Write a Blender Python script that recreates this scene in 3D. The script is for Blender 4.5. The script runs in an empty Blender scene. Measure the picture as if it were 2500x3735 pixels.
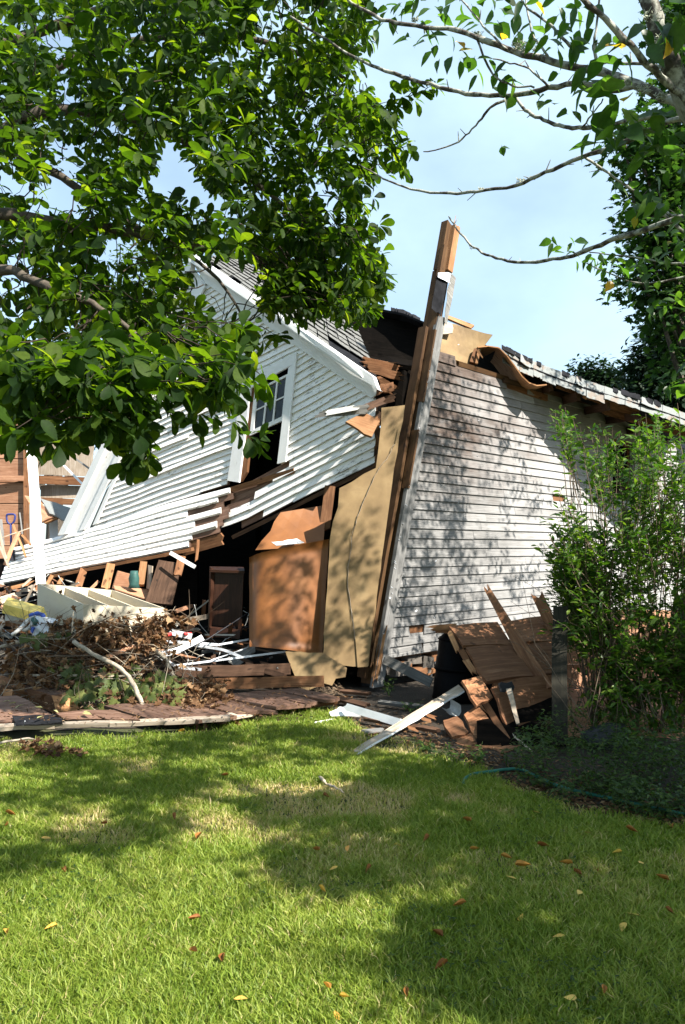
import bpy, math, random
import numpy as np
from mathutils import Vector, Matrix, noise

# ------------------------------------------------------------------ camera, world, sun, exposure
random.seed(7)
RNG = np.random.default_rng(11)
SC = bpy.context.scene
COL = SC.collection
FPX, CXP, HYP, CAMH = 2800.0, 1250.0, 2000.0, 1.6
R = math.radians

cam_d = bpy.data.cameras.new('camera')
cam = bpy.data.objects.new('camera', cam_d)
COL.objects.link(cam)
cam.location = (0, 0, CAMH)
cam.rotation_euler = (R(90), 0, 0)
cam_d.sensor_fit = 'VERTICAL'
cam_d.sensor_height = 24.0
cam_d.lens = 24.0 * FPX / 3735.0
cam_d.shift_y = (HYP - 3735.0 / 2) / 3735.0
cam_d.clip_start = 0.05
cam_d.clip_end = 2000
SC.camera = cam

SUN_EL, SUN_AZ = R(43), math.atan2(0.79, -0.61)          # azimuth measured from +Y towards +X
SUN = Vector((math.cos(SUN_EL) * math.sin(SUN_AZ), math.cos(SUN_EL) * math.cos(SUN_AZ), math.sin(SUN_EL)))
sl = bpy.data.lights.new('sun', 'SUN')
sl.energy = 5.0
sl.angle = R(0.55)
sl.color = (1.0, 0.94, 0.85)
so = bpy.data.objects.new('sun', sl)
COL.objects.link(so)
so.location = (8, -6, 12)
so.rotation_euler = (-SUN).to_track_quat('-Z', 'Y').to_euler()

W = bpy.data.worlds.new('World')
SC.world = W
W.use_nodes = True
wn, wl_ = W.node_tree.nodes, W.node_tree.links
wn.clear()
w_out = wn.new('ShaderNodeOutputWorld')
w_bg = wn.new('ShaderNodeBackground')
w_bg.inputs['Strength'].default_value = 0.08
w_sky = wn.new('ShaderNodeTexSky')
w_sky.sky_type = 'NISHITA'
w_sky.sun_disc = False
w_sky.sun_elevation = SUN_EL
w_sky.sun_rotation = SUN_AZ
w_sky.air_density = 1.0
w_sky.dust_density = 1.0
w_sky.ozone_density = 1.6
w_tc = wn.new('ShaderNodeTexCoord')
w_map = wn.new('ShaderNodeMapping')
w_map.inputs['Scale'].default_value = (1.0, 1.0, 1.7)
w_map.inputs['Location'].default_value = (0.35, 0.1, 0.22)
w_noise = wn.new('ShaderNodeTexNoise')
w_noise.inputs['Scale'].default_value = 2.6
w_noise.inputs['Detail'].default_value = 6
w_noise.inputs['Roughness'].default_value = 0.5
w_ramp = wn.new('ShaderNodeValToRGB')
w_ramp.color_ramp.elements[0].position = 0.42
w_ramp.color_ramp.elements[0].color = (.30, .30, .30, 1)
w_ramp.color_ramp.elements[1].position = 0.78
w_ramp.color_ramp.elements[1].color = (.74, .74, .74, 1)
w_mix = wn.new('ShaderNodeMixRGB')
w_mix.inputs['Color2'].default_value = (5.2, 6.9, 7.9, 1)
wl_.new(w_tc.outputs['Generated'], w_map.inputs['Vector'])
wl_.new(w_map.outputs['Vector'], w_noise.inputs['Vector'])
wl_.new(w_noise.outputs['Fac'], w_ramp.inputs['Fac'])
wl_.new(w_ramp.outputs['Color'], w_mix.inputs['Fac'])
wl_.new(w_sky.outputs['Color'], w_mix.inputs['Color1'])
wl_.new(w_mix.outputs['Color'], w_bg.inputs['Color'])
wl_.new(w_bg.outputs['Background'], w_out.inputs['Surface'])

SC.view_settings.view_transform = 'Standard'
SC.view_settings.look = 'None'
SC.view_settings.gamma = 1.0
SC.view_settings.exposure = 1.45
SC.view_settings.use_curve_mapping = False
SC.cycles.max_bounces = 6
SC.cycles.diffuse_bounces = 3
SC.cycles.transmission_bounces = 4
SC.cycles.use_denoising = True

# ------------------------------------------------------------------ small geometry helpers


def P(u, v, Y):
    """world point on the sight line through photo position (u, v) at distance Y"""
    return Vector(((u - CXP) / FPX * Y, Y, CAMH - (v - HYP) / FPX * Y))


def GZ(u, v, z=0.0):
    """world point at height z seen at (u, v), below the horizon"""
    Y = (CAMH - z) * FPX / (v - HYP)
    return P(u, v, Y)


def PX(p):
    return CXP + FPX * p[0] / p[1], HYP - FPX * (p[2] - CAMH) / p[1]


def rnd(a=1.0, b=None):
    return random.uniform(-a, a) if b is None else random.uniform(a, b)


WL = {}


def tag(o, label=None, cat=None, group=None, kind=None):
    if label:
        o['label'] = label
    if cat:
        o['category'] = cat
    if group:
        o['group'] = group
    if kind:
        o['kind'] = kind
    return o


def thing(name, label, cat, loc, group=None):
    o = bpy.data.objects.new(name, None)
    o.empty_display_size = 0.2
    COL.objects.link(o)
    o.location = loc
    WL[o.name] = Vector(loc)
    return tag(o, label, cat, group)


def link_mesh(name, me, parent=None, center=Vector((0, 0, 0))):
    o = bpy.data.objects.new(name, me)
    COL.objects.link(o)
    if parent is not None:
        o.parent = parent
        o.location = center - WL[parent.name]
    else:
        o.location = center
    WL[o.name] = Vector(center)
    return o


class MB:
    def __init__(s):
        s.v, s.f, s.uv = [], [], []

    def vert(s, p):
        s.v.append(Vector(p))
        return len(s.v) - 1

    def face(s, idx, uv=None):
        s.f.append(tuple(idx))
        s.uv.extend(uv if uv else [(0, 0)] * len(idx))

    def build(s, name, mat, parent=None, smooth=False):
        c = Vector((0, 0, 0))
        for p in s.v:
            c += p
        c /= max(1, len(s.v))
        me = bpy.data.meshes.new(name)
        me.from_pydata([tuple(p - c) for p in s.v], [], s.f)
        lay = me.uv_layers.new(name='UVMap')
        flat = np.array(s.uv, dtype=np.float32).ravel()
        lay.data.foreach_set('uv', flat)
        if smooth:
            me.polygons.foreach_set('use_smooth', [True] * len(me.polygons))
        me.materials.append(MAT[mat] if isinstance(mat, str) else mat)
        return link_mesh(name, me, parent, c)


def vec(p):
    if isinstance(p, Vector):
        return p
    u, v, Y = p
    if v > HYP + 60:                      # nothing sinks below the ground
        Y = min(Y, (CAMH - .012) * FPX / (v - HYP))
    return P(u, v, Y)


def add_sheet(mb, corners, t, nu=1, nv=1, jag=None, bulge=None, rough=0.0, grain='u'):
    """thick bilinear patch; corners tl, tr, br, bl; jag: dict side -> amplitude; grain axis of the uv"""
    tl, tr, br, bl = [vec(c) for c in corners]
    jag = jag or {}
    n = (tr - tl).cross(bl - tl)
    if n.length < 1e-9:
        n = Vector((0, -1, 0))
    n.normalize()
    if n.dot(Vector((0, 0, CAMH)) - tl) < 0:
        n = -n
    lu, lv = ((tr - tl).length + (br - bl).length) / 2, ((bl - tl).length + (br - tr).length) / 2
    uo, vo = random.uniform(0, 30), random.uniform(0, 30)
    front, back, uvs = [], [], []
    for j in range(nv + 1):
        b = j / nv
        for i in range(nu + 1):
            a = i / nu
            aa, bb = a, b
            if i == 0 and 'left' in jag:
                aa -= rnd(jag['left']) / max(lu, .01)
            if i == nu and 'right' in jag:
                aa += rnd(jag['right']) / max(lu, .01)
            if j == 0 and 'top' in jag:
                bb -= rnd(jag['top']) / max(lv, .01)
            if j == nv and 'bottom' in jag:
                bb += rnd(jag['bottom']) / max(lv, .01)
            p = tl.lerp(tr, aa).lerp(bl.lerp(br, aa), bb)
            if bulge:
                p = p + n * bulge(a, b)
            if rough:
                p = p + n * rnd(rough) + (tr - tl).normalized() * rnd(rough) * .5 + (bl - tl).normalized() * rnd(rough) * .5
            front.append(mb.vert(p))
            back.append(mb.vert(p - n * t))
            uvs.append((aa * lu + uo, bb * lv + vo) if grain == 'u' else (bb * lv + uo, aa * lu + vo))
    w = nu + 1

    def q(i, j):
        return j * w + i
    for j in range(nv):
        for i in range(nu):
            k = [q(i, j), q(i, j + 1), q(i + 1, j + 1), q(i + 1, j)]
            mb.face([front[x] for x in k], [uvs[x] for x in k])
            k = k[::-1]
            mb.face([back[x] for x in k], [uvs[x] for x in k])

    def side(a, b):
        mb.face([front[a], front[b], back[b], back[a]],
                [uvs[a], uvs[b], (uvs[b][0], uvs[b][1] + t), (uvs[a][0], uvs[a][1] + t)])
    for i in range(nu):
        side(q(i + 1, 0), q(i, 0))
        side(q(i, nv), q(i + 1, nv))
    for j in range(nv):
        side(q(0, j), q(0, j + 1))
        side(q(nu, j + 1), q(nu, j))
    return mb


def sheet(name, corners, t, mat, parent=None, **k):
    return add_sheet(MB(), corners, t, **k).build(name, mat, parent)


def add_stick(mb, a, b, w, t, wd=None, jag0=0.0, jag1=0.0, warp=0.0, seg=3, cols=3):
    """plank / beam from a to b: width w along wd, thickness t towards the viewer"""
    a, b = vec(a), vec(b)
    d = (b - a)
    L = d.length
    d.normalize()
    if wd is None:
        wd = d.cross((a + b) / 2 - Vector((0, 0, CAMH)))
        if wd.length < 1e-6:
            wd = d.cross(Vector((0, 0, 1)))
    wd = (wd - d * wd.dot(d)).normalized()
    td = d.cross(wd).normalized()
    if td.dot(Vector((0, 0, CAMH)) - a) < 0:
        td = -td
    w0, w1 = w if isinstance(w, tuple) else (w, w)
    if not (jag0 or jag1):
        cols = 1
    uo, vo = random.uniform(0, 30), random.uniform(0, 30)
    F, B, UV = [], [], []
    sw = [rnd(warp) if warp else 0 for _ in range(seg + 1)]
    st = [rnd(warp) if warp else 0 for _ in range(seg + 1)]
    j0 = [rnd(jag0) for _ in range(cols + 1)]
    j1 = [rnd(jag1) for _ in range(cols + 1)]
    for i in range(seg + 1):
        f = i / seg
        ww = w0 + (w1 - w0) * f
        for c in range(cols + 1):
            g = c / cols - .5
            l = f * L
            if i == 0:
                l -= j0[c]
            if i == seg:
                l += j1[c]
            p = a + d * l + wd * (g * ww + sw[i]) + td * (t / 2 + st[i])
            F.append(mb.vert(p))
            B.append(mb.vert(p - td * t))
            UV.append((l + uo, g * ww + vo))
    n = cols + 1

    def q(i, c):
        return i * n + c
    for i in range(seg):
        for c in range(cols):
            k = [q(i, c), q(i + 1, c), q(i + 1, c + 1), q(i, c + 1)]
            mb.face([F[x] for x in k], [UV[x] for x in k])
            k = k[::-1]
            mb.face([B[x] for x in k], [UV[x] for x in k])

    def side(x, y):
        mb.face([F[x], F[y], B[y], B[x]], [UV[x], UV[y], (UV[y][0], UV[y][1] + t), (UV[x][0], UV[x][1] + t)])
    for i in range(seg):
        side(q(i + 1, 0), q(i, 0))
        side(q(i, cols), q(i + 1, cols))
    for c in range(cols):
        side(q(0, c), q(0, c + 1))
        side(q(seg, c + 1), q(seg, c))
    return mb


def stick(name, a, b, w, t, mat, parent=None, **k):
    return add_stick(MB(), a, b, w, t, **k).build(name, mat, parent)


def add_poly(mb, pts, t, grain=None):
    """flat-ish polygon slab"""
    pts = [vec(p) for p in pts]
    n = Vector((0, 0, 0))
    for i in range(len(pts)):
        n += (pts[i] - pts[0]).cross(pts[(i + 1) % len(pts)] - pts[0])
    n.normalize()
    if n.dot(Vector((0, 0, CAMH)) - pts[0]) < 0:
        pts = pts[::-1]
        n = -n
    g = (grain or (pts[1] - pts[0])).normalized()
    c = n.cross(g)
    uo = random.uniform(0, 30)
    uv = [((p - pts[0]).dot(g) + uo, (p - pts[0]).dot(c) + uo) for p in pts]
    f = [mb.vert(p) for p in pts]
    b = [mb.vert(p - n * t) for p in pts]
    mb.face(f, uv)
    mb.face(b[::-1], uv[::-1])
    m = len(pts)
    for i in range(m):
        j = (i + 1) % m
        mb.face([f[j], f[i], b[i], b[j]], [uv[j], uv[i], (uv[i][0], uv[i][1] + t), (uv[j][0], uv[j][1] + t)])
    return mb


def poly(name, pts, t, mat, parent=None, grain=None):
    return add_poly(MB(), pts, t, grain).build(name, mat, parent)


def ragged(pts, amp=8, step=40):
    """break a photo-space outline into small uneven steps (keeps depth)"""
    out = []
    for i in range(len(pts)):
        a, b = pts[i], pts[(i + 1) % len(pts)]
        n = max(1, int(math.hypot(b[0] - a[0], b[1] - a[1]) / step))
        for k in range(n):
            f = k / n
            j = amp if k else amp * .3
            out.append((a[0] + (b[0] - a[0]) * f + rnd(j), a[1] + (b[1] - a[1]) * f + rnd(j), a[2] + (b[2] - a[2]) * f))
    return out


def add_tube(mb, pts, r0, r1=None, n=6, wob=0.0):
    pts = [vec(p) for p in pts]
    r1 = r0 if r1 is None else r1
    m = len(pts)
    rings = []
    L = 0
    ref = Vector((0.3, 0.2, 1))
    for i, p in enumerate(pts):
        d = (pts[min(i + 1, m - 1)] - pts[max(i - 1, 0)])
        if d.length < 1e-9:
            d = Vector((0, 0, 1))
        d.normalize()
        x = d.cross(ref)
        if x.length < 1e-3:
            x = d.cross(Vector((1, 0, 0)))
        x.normalize()
        y = d.cross(x)
        r = r0 + (r1 - r0) * i / max(1, m - 1)
        if wob:
            r *= 1 + rnd(wob)
        if i:
            L += (p - pts[i - 1]).length
        ring = []
        for k in range(n):
            a = 2 * math.pi * k / n
            ring.append(mb.vert(p + (x * math.cos(a) + y * math.sin(a)) * r * (1 + (rnd(wob) * .5 if wob else 0))))
        rings.append((ring, L))
    for i in range(m - 1):
        (ra, la), (rb, lb) = rings[i], rings[i + 1]
        for k in range(n):
            k2 = (k + 1) % n
            mb.face([ra[k], ra[k2], rb[k2], rb[k]], [(la, k * .02), (la, k * .02 + .02), (lb, k * .02 + .02), (lb, k * .02)])
    mb.face(rings[0][0][::-1])
    mb.face(rings[-1][0])
    return mb


def tube(name, pts, r0, r1, mat, parent=None, n=6, wob=0.0, smooth=True):
    return add_tube(MB(), pts, r0, r1, n, wob).build(name, mat, parent, smooth)


def curve_pts(pts, sub=4, wob=0.0):
    """Catmull-Rom through points"""
    pts = [vec(p) for p in pts]
    out = []
    m = len(pts)
    for i in range(m - 1):
        p0, p1, p2, p3 = pts[max(i - 1, 0)], pts[i], pts[i + 1], pts[min(i + 2, m - 1)]
        for k in range(sub):
            t = k / sub
            q = 0.5 * ((2 * p1) + (p2 - p0) * t + (2 * p0 - 5 * p1 + 4 * p2 - p3) * t * t + (3 * p1 - p0 - 3 * p2 + p3) * t ** 3)
            if wob and (i or k):
                q = q + Vector((rnd(wob), rnd(wob), rnd(wob)))
            out.append(q)
    out.append(pts[-1])
    return out


def add_box(mb, c, sx, sy, sz, rot=None):
    c = vec(c)
    M = rot or Matrix.Identity(3)
    vs = []
    for z in (-1, 1):
        for y in (-1, 1):
            for x in (-1, 1):
                vs.append(mb.vert(c + M @ Vector((x * sx / 2, y * sy / 2, z * sz / 2))))
    for q, (a, b) in (((0, 1, 5, 4), (sx, sz)), ((3, 2, 6, 7), (sx, sz)), ((1, 3, 7, 5), (sy, sz)), ((2, 0, 4, 6), (sy, sz)), ((4, 5, 7, 6), (sx, sy)), ((2, 3, 1, 0), (sx, sy))):
        mb.face([vs[i] for i in q], [(0, 0), (a, 0), (a, b), (0, b)])
    return mb


def tri_mesh(name, V, F, attrs=None, mat=None, smooth=False):
    V = np.ascontiguousarray(V, dtype=np.float32)
    F = np.ascontiguousarray(F, dtype=np.int32)
    me = bpy.data.meshes.new(name)
    me.vertices.add(len(V))
    me.vertices.foreach_set('co', V.ravel())
    me.loops.add(F.size)
    me.loops.foreach_set('vertex_index', F.ravel())
    me.polygons.add(len(F))
    me.polygons.foreach_set('loop_start', np.arange(0, F.size, 3, dtype=np.int32))
    me.polygons.foreach_set('loop_total', np.full(len(F), 3, dtype=np.int32))
    if smooth:
        me.polygons.foreach_set('use_smooth', np.ones(len(F), dtype=bool))
    me.update()
    me.validate()
    for k, a in (attrs or {}).items():
        at = me.attributes.new(k, 'FLOAT', 'POINT')
        at.data.foreach_set('value', np.ascontiguousarray(a, dtype=np.float32))
    if mat:
        me.materials.append(MAT[mat])
    return me


# ------------------------------------------------------------------ materials (all node based)
MAT = {}


def new_mat(name):
    m = bpy.data.materials.new(name)
    m.use_nodes = True
    nt = m.node_tree
    b = nt.nodes['Principled BSDF']
    MAT[name] = m
    return m, nt, b


def nd(nt, typ, **k):
    n = nt.nodes.new(typ)
    for a, v in k.items():
        if a in n.inputs.keys():
            n.inputs[a].default_value = v
        else:
            setattr(n, a, v)
    return n


def ramp(nt, fac, stops, interp='LINEAR'):
    r = nt.nodes.new('ShaderNodeValToRGB')
    r.color_ramp.interpolation = interp
    e = r.color_ramp.elements
    while len(e) > len(stops):
        e.remove(e[-1])
    while len(e) < len(stops):
        e.new(0.5)
    for x, (p, c) in zip(e, stops):
        x.position = p
        x.color = (c[0], c[1], c[2], 1) if not isinstance(c, (int, float)) else (c, c, c, 1)
    nt.links.new(fac, r.inputs['Fac'])
    return r.outputs['Color']


def mixc(nt, fac, a, b, mode='MIX'):
    m = nt.nodes.new('ShaderNodeMixRGB')
    m.blend_type = mode
    for s, i in ((fac, 'Fac'), (a, 'Color1'), (b, 'Color2')):
        if hasattr(s, 'links'):
            nt.links.new(s, m.inputs[i])
        elif isinstance(s, (int, float)):
            m.inputs[i].default_value = s if i == 'Fac' else (s, s, s, 1)
        else:
            m.inputs[i].default_value = (s[0], s[1], s[2], 1)
    return m.outputs['Color']


def uvnoise(nt, sx, sy, scale=1.0, detail=4, rough=.6, dist=0.0, rand=True):
    tc = nd(nt, 'ShaderNodeTexCoord')
    mp = nd(nt, 'ShaderNodeMapping')
    mp.inputs['Scale'].default_value = (sx, sy, 1)
    nt.links.new(tc.outputs['UV'], mp.inputs['Vector'])
    if rand:
        oi = nd(nt, 'ShaderNodeObjectInfo')
        ml = nd(nt, 'ShaderNodeMath', operation='MULTIPLY')
        ml.inputs[1].default_value = 37.0
        cb = nd(nt, 'ShaderNodeCombineXYZ')
        nt.links.new(oi.outputs['Random'], ml.inputs[0])
        nt.links.new(ml.outputs[0], cb.inputs[0])
        nt.links.new(ml.outputs[0], cb.inputs[1])
        nt.links.new(ml.outputs[0], cb.inputs[2])
        nt.links.new(cb.outputs[0], mp.inputs['Location'])
    n = nd(nt, 'ShaderNodeTexNoise')
    n.inputs['Scale'].default_value = scale
    n.inputs['Detail'].default_value = detail
    n.inputs['Roughness'].default_value = rough
    n.inputs['Distortion'].default_value = dist
    nt.links.new(mp.outputs['Vector'], n.inputs['Vector'])
    return n.outputs['Fac']


def worldnoise(nt, scale, detail=4, rough=.6):
    g = nd(nt, 'ShaderNodeNewGeometry')
    n = nd(nt, 'ShaderNodeTexNoise')
    n.inputs['Scale'].default_value = scale
    n.inputs['Detail'].default_value = detail
    n.inputs['Roughness'].default_value = rough
    nt.links.new(g.outputs['Position'], n.inputs['Vector'])
    return n.outputs['Fac']


def bump(nt, b, h, strength=.4, dist=.005):
    bm = nd(nt, 'ShaderNodeBump')
    bm.inputs['Strength'].default_value = strength
    bm.inputs['Distance'].default_value = dist
    nt.links.new(h, bm.inputs['Height'])
    nt.links.new(bm.outputs['Normal'], b.inputs['Normal'])


def objrandom(nt):
    return nd(nt, 'ShaderNodeObjectInfo').outputs['Random']


def wood(name, dark, mid, light, rough=.8, var=.35, gx=3, gy=45, knots=True):
    m, nt, b = new_mat(name)
    g = uvnoise(nt, gx, gy, 1.0, 6, .65, .6)
    col = ramp(nt, g, [(.28, dark), (.52, mid), (.75, light)])
    blot = uvnoise(nt, 4, 6, 1.0, 5, .6)
    col = mixc(nt, ramp(nt, blot, [(.38, 0.0), (.66, .55)]), col, dark)
    if knots:
        kn = uvnoise(nt, 7, 12, 1.0, 1, .4)
        col = mixc(nt, ramp(nt, kn, [(.71, 0.0), (.76, .8)]), col, [c * .35 for c in dark])
    rv = ramp(nt, objrandom(nt), [(0, 1 - var), (1, 1 + var * .6)])
    col = mixc(nt, 1.0, col, rv, 'MULTIPLY')
    nt.links.new(col, b.inputs['Base Color'])
    b.inputs['Roughness'].default_value = rough
    b.inputs['Specular IOR Level'].default_value = .25
    bump(nt, b, g, .5, .004)
    return m


def painted(name, base, under, peel=.62, soft=.03, rough=.55, streak=(10, 60), dirt=.25):
    m, nt, b = new_mat(name)
    p1 = uvnoise(nt, streak[0], streak[1], 1.0, 5, .62, .4)
    p2 = worldnoise(nt, 2.1, 3)
    ad = nd(nt, 'ShaderNodeMath', operation='MULTIPLY_ADD')
    nt.links.new(p2, ad.inputs[0])
    ad.inputs[1].default_value = .45
    nt.links.new(p1, ad.inputs[2])
    mask = ramp(nt, ad.outputs[0], [(peel + .12, 0.0), (peel + .12 + soft, 1.0)])
    grain = uvnoise(nt, 4, 130, 1.0, 4, .6)
    un = ramp(nt, grain, [(.3, [c * .6 for c in under]), (.7, under)])
    dn = uvnoise(nt, 5, 9, 1.0, 6, .7)
    pc = mixc(nt, ramp(nt, dn, [(.45, 0.0), (.8, dirt)]), base, [c * .62 for c in base])
    col = mixc(nt, mask, pc, un)
    nt.links.new(col, b.inputs['Base Color'])
    b.inputs['Roughness'].default_value = rough
    b.inputs['Specular IOR Level'].default_value = .3
    inv = nd(nt, 'ShaderNodeMath', operation='SUBTRACT')
    inv.inputs[0].default_value = 1.0
    nt.links.new(mask, inv.inputs[1])
    bump(nt, b, inv.outputs[0], .5, .002)
    return m


def plain(name, col, rough=.6, metal=0.0, mottle=.25, scale=14, spec=.3):
    m, nt, b = new_mat(name)
    n = worldnoise(nt, scale, 5)
    c = ramp(nt, n, [(.3, [x * (1 - mottle) for x in col]), (.7, [min(1, x * (1 + mottle)) for x in col])])
    nt.links.new(c, b.inputs['Base Color'])
    b.inputs['Roughness'].default_value = rough
    b.inputs['Metallic'].default_value = metal
    b.inputs['Specular IOR Level'].default_value = spec
    bump(nt, b, n, .15, .004)
    return m


painted('gable_paint', (.86, .845, .815), (.42, .395, .36), peel=.725)
painted('trim_paint', (.80, .80, .79), (.40, .37, .34), peel=.775, dirt=.4)
painted('sunlit_trim', (.82, .82, .82), (.45, .40, .34), peel=.86, dirt=.1)
painted('cream_paint', (.56, .50, .38), (.28, .18, .09), peel=.80, streak=(6, 8), dirt=.3)
wood('brown_plank', (.11, .045, .018), (.235, .11, .05), (.36, .19, .095))
wood('hatch_plank', (.13, .055, .025), (.28, .13, .062), (.42, .23, .125))
wood('dark_plank', (.035, .018, .010), (.085, .045, .026), (.14, .08, .05))
wood('fresh_wood', (.19, .085, .033), (.36, .185, .085), (.50, .29, .15))
wood('shed_plank', (.26, .12, .065), (.44, .235, .14), (.56, .34, .22), var=.2)
wood('post_brown', (.045, .02, .008), (.095, .048, .018), (.15, .08, .033), gx=2, gy=30)
wood('grey_board', (.10, .10, .095), (.21, .205, .19), (.34, .33, .31), gx=2, gy=60)
wood('silver_board', (.10, .10, .097), (.21, .207, .20), (.34, .335, .32), gx=1.5, gy=60, var=.15)
wood('deck_plank', (.075, .038, .025), (.18, .105, .073), (.28, .185, .14))
wood('pale_board', (.24, .185, .13), (.40, .335, .265), (.53, .47, .40), knots=False)
wood('fence_wood', (.012, .011, .007), (.03, .027, .018), (.05, .045, .032))
wood('cabinet_wood', (.025, .010, .006), (.05, .021, .012), (.085, .036, .02), rough=.4)
wood('interior_shade', (.002, .0016, .0013), (.005, .004, .003), (.010, .007, .006))  # near-black wood colour stands for the shade of the rooms
plain('dark_metal', (.03, .03, .035), .55, .3)
plain('black_plastic', (.003, .003, .0035), .5, 0, .3, 6, .25)
plain('white_metal', (.66, .69, .73), .35, .15, .12)
plain('yellow_card', (.74, .56, .14), .6)
plain('grey_card', (.52, .50, .44), .7)
plain('red_plastic', (.55, .03, .03), .4)
plain('blue_plastic', (.03, .04, .16), .5)
plain('blue_bag', (.05, .10, .42), .45)
plain('teal_plastic', (.03, .09, .08), .55)
plain('grey_hose', (.50, .50, .48), .5)
plain('green_hose', (.02, .14, .10), .45)
plain('tar_paper', (.016, .0165, .019), .75, 0, .5, 9)
plain('stone', (.12, .105, .09), .9, 0, .5, 7)
plain('dark_stone', (.05, .052, .055), .85, 0, .5, 8)
plain('straw', (.22, .155, .10), .9, 0, .4, 60)
plain('hatchet_steel', (.02, .021, .024), .6, .4)

for k_ in ('interior_shade', 'tar_paper', 'black_plastic', 'dark_stone'):
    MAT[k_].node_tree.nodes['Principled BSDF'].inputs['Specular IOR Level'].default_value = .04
# side wall clapboards: weathered silver wood with remains of white paint
m, nt, b = new_mat('side_clapboard')
g = uvnoise(nt, 3, 110, 1.0, 5, .6, .3)
silver = ramp(nt, g, [(.3, (.11, .108, .105)), (.55, (.20, .196, .19)), (.75, (.29, .285, .28))])
brown = ramp(nt, g, [(.3, (.04, .027, .02)), (.6, (.095, .065, .05)), (.75, (.15, .112, .09))])
white = ramp(nt, g, [(.3, (.28, .275, .27)), (.6, (.38, .375, .37)), (.75, (.46, .45, .44))])
oi = objrandom(nt)
geo = nd(nt, 'ShaderNodeNewGeometry')
sx = nd(nt, 'ShaderNodeSeparateXYZ')
nt.links.new(geo.outputs['Position'], sx.inputs[0])
mr = nd(nt, 'ShaderNodeMapRange')
mr.inputs['From Min'].default_value = .7
mr.inputs['From Max'].default_value = 3.2
nt.links.new(sx.outputs['X'], mr.inputs['Value'])
wv = worldnoise(nt, 1.3, 4)
a1 = nd(nt, 'ShaderNodeMath', operation='ADD')
nt.links.new(mr.outputs['Result'], a1.inputs[0])
om = nd(nt, 'ShaderNodeMath', operation='MULTIPLY_ADD')
om.inputs[1].default_value = .45
om.inputs[2].default_value = .27
nt.links.new(oi, om.inputs[0])
nt.links.new(om.outputs[0], a1.inputs[1])
a2 = nd(nt, 'ShaderNodeMath', operation='ADD')
nt.links.new(a1.outputs[0], a2.inputs[0])
nt.links.new(wv, a2.inputs[1])
dv = nd(nt, 'ShaderNodeMath', operation='MULTIPLY')
dv.inputs[1].default_value = .42
nt.links.new(a2.outputs[0], dv.inputs[0])
wf = ramp(nt, dv.outputs[0], [(.56, 0.0), (.88, .9)])
mz = nd(nt, 'ShaderNodeMapRange')
mz.inputs['From Min'].default_value = 1.5
mz.inputs['From Max'].default_value = 4.2
nt.links.new(sx.outputs['Z'], mz.inputs['Value'])
bz = nd(nt, 'ShaderNodeMath', operation='MULTIPLY')
nt.links.new(mz.outputs['Result'], bz.inputs[0])
nt.links.new(uvnoise(nt, 3, 8, 1, 4), bz.inputs[1])
bf = ramp(nt, bz.outputs[0], [(.10, 0.0), (.34, .95)])
col = mixc(nt, bf, silver, brown)
col = mixc(nt, wf, col, white)
dn = uvnoise(nt, 6, 10, 1, 5)
col = mixc(nt, ramp(nt, dn, [(.5, 0.0), (.8, .35)]), col, (.12, .11, .10))
nt.links.new(col, b.inputs['Base Color'])
b.inputs['Roughness'].default_value = .75
b.inputs['Specular IOR Level'].default_value = .25
bump(nt, b, g, .4, .003)

# tan wallboard, hardboard
m, nt, b = new_mat('tan_board')
n1 = uvnoise(nt, 3, 3, 1, 6, .6)
c1 = ramp(nt, n1, [(.3, (.14, .088, .036)), (.55, (.215, .142, .062)), (.75, (.28, .195, .092))])
sp = uvnoise(nt, 28, 28, 1, 3, .6)
c1 = mixc(nt, ramp(nt, sp, [(.68, 0.0), (.75, .75)]), c1, (.13, .08, .04))
st = uvnoise(nt, 12, 3, 1, 5, .7, 1.5)
c1 = mixc(nt, ramp(nt, st, [(.54, 0.0), (.70, .7)]), c1, (.2, .13, .06))
nt.links.new(c1, b.inputs['Base Color'])
b.inputs['Roughness'].default_value = .8
bump(nt, b, n1, .2, .01)
m, nt, b = new_mat('hardboard')
n1 = uvnoise(nt, 2.5, 2.5, 1, 6, .6)
c1 = ramp(nt, n1, [(.3, (.15, .052, .011)), (.55, (.22, .08, .018)), (.75, (.28, .11, .028))])
sp = uvnoise(nt, 50, 50, 1, 2, .5)
c1 = mixc(nt, ramp(nt, sp, [(.66, 0.0), (.76, .5)]), c1, (.16, .07, .025))
nt.links.new(c1, b.inputs['Base Color'])
b.inputs['Roughness'].default_value = .5
bump(nt, b, n1, .15, .01)

# roof shingles
m, nt, b = new_mat('shingle')
n1 = uvnoise(nt, 160, 160, 1, 3, .8)
n2 = uvnoise(nt, 5, 5, 1, 4)
c1 = ramp(nt, n1, [(.3, (.11, .12, .118)), (.7, (.27, .285, .275))])
c1 = mixc(nt, ramp(nt, n2, [(.56, 0.0), (.60, .8)]), c1, (.19, .15, .12))
nt.links.new(c1, b.inputs['Base Color'])
b.inputs['Roughness'].default_value = .9
bump(nt, b, n1, .5, .003)

plain('old_shingle', (.13, .13, .122), .9, 0, .5, 18)
# glass
m, nt, b = new_mat('window_glass')
b.inputs['Base Color'].default_value = (.02, .025, .03, 1)
b.inputs['Roughness'].default_value = .04
b.inputs['Specular IOR Level'].default_value = .35
bump(nt, b, worldnoise(nt, 4.5, 3), .35, .03)


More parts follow.
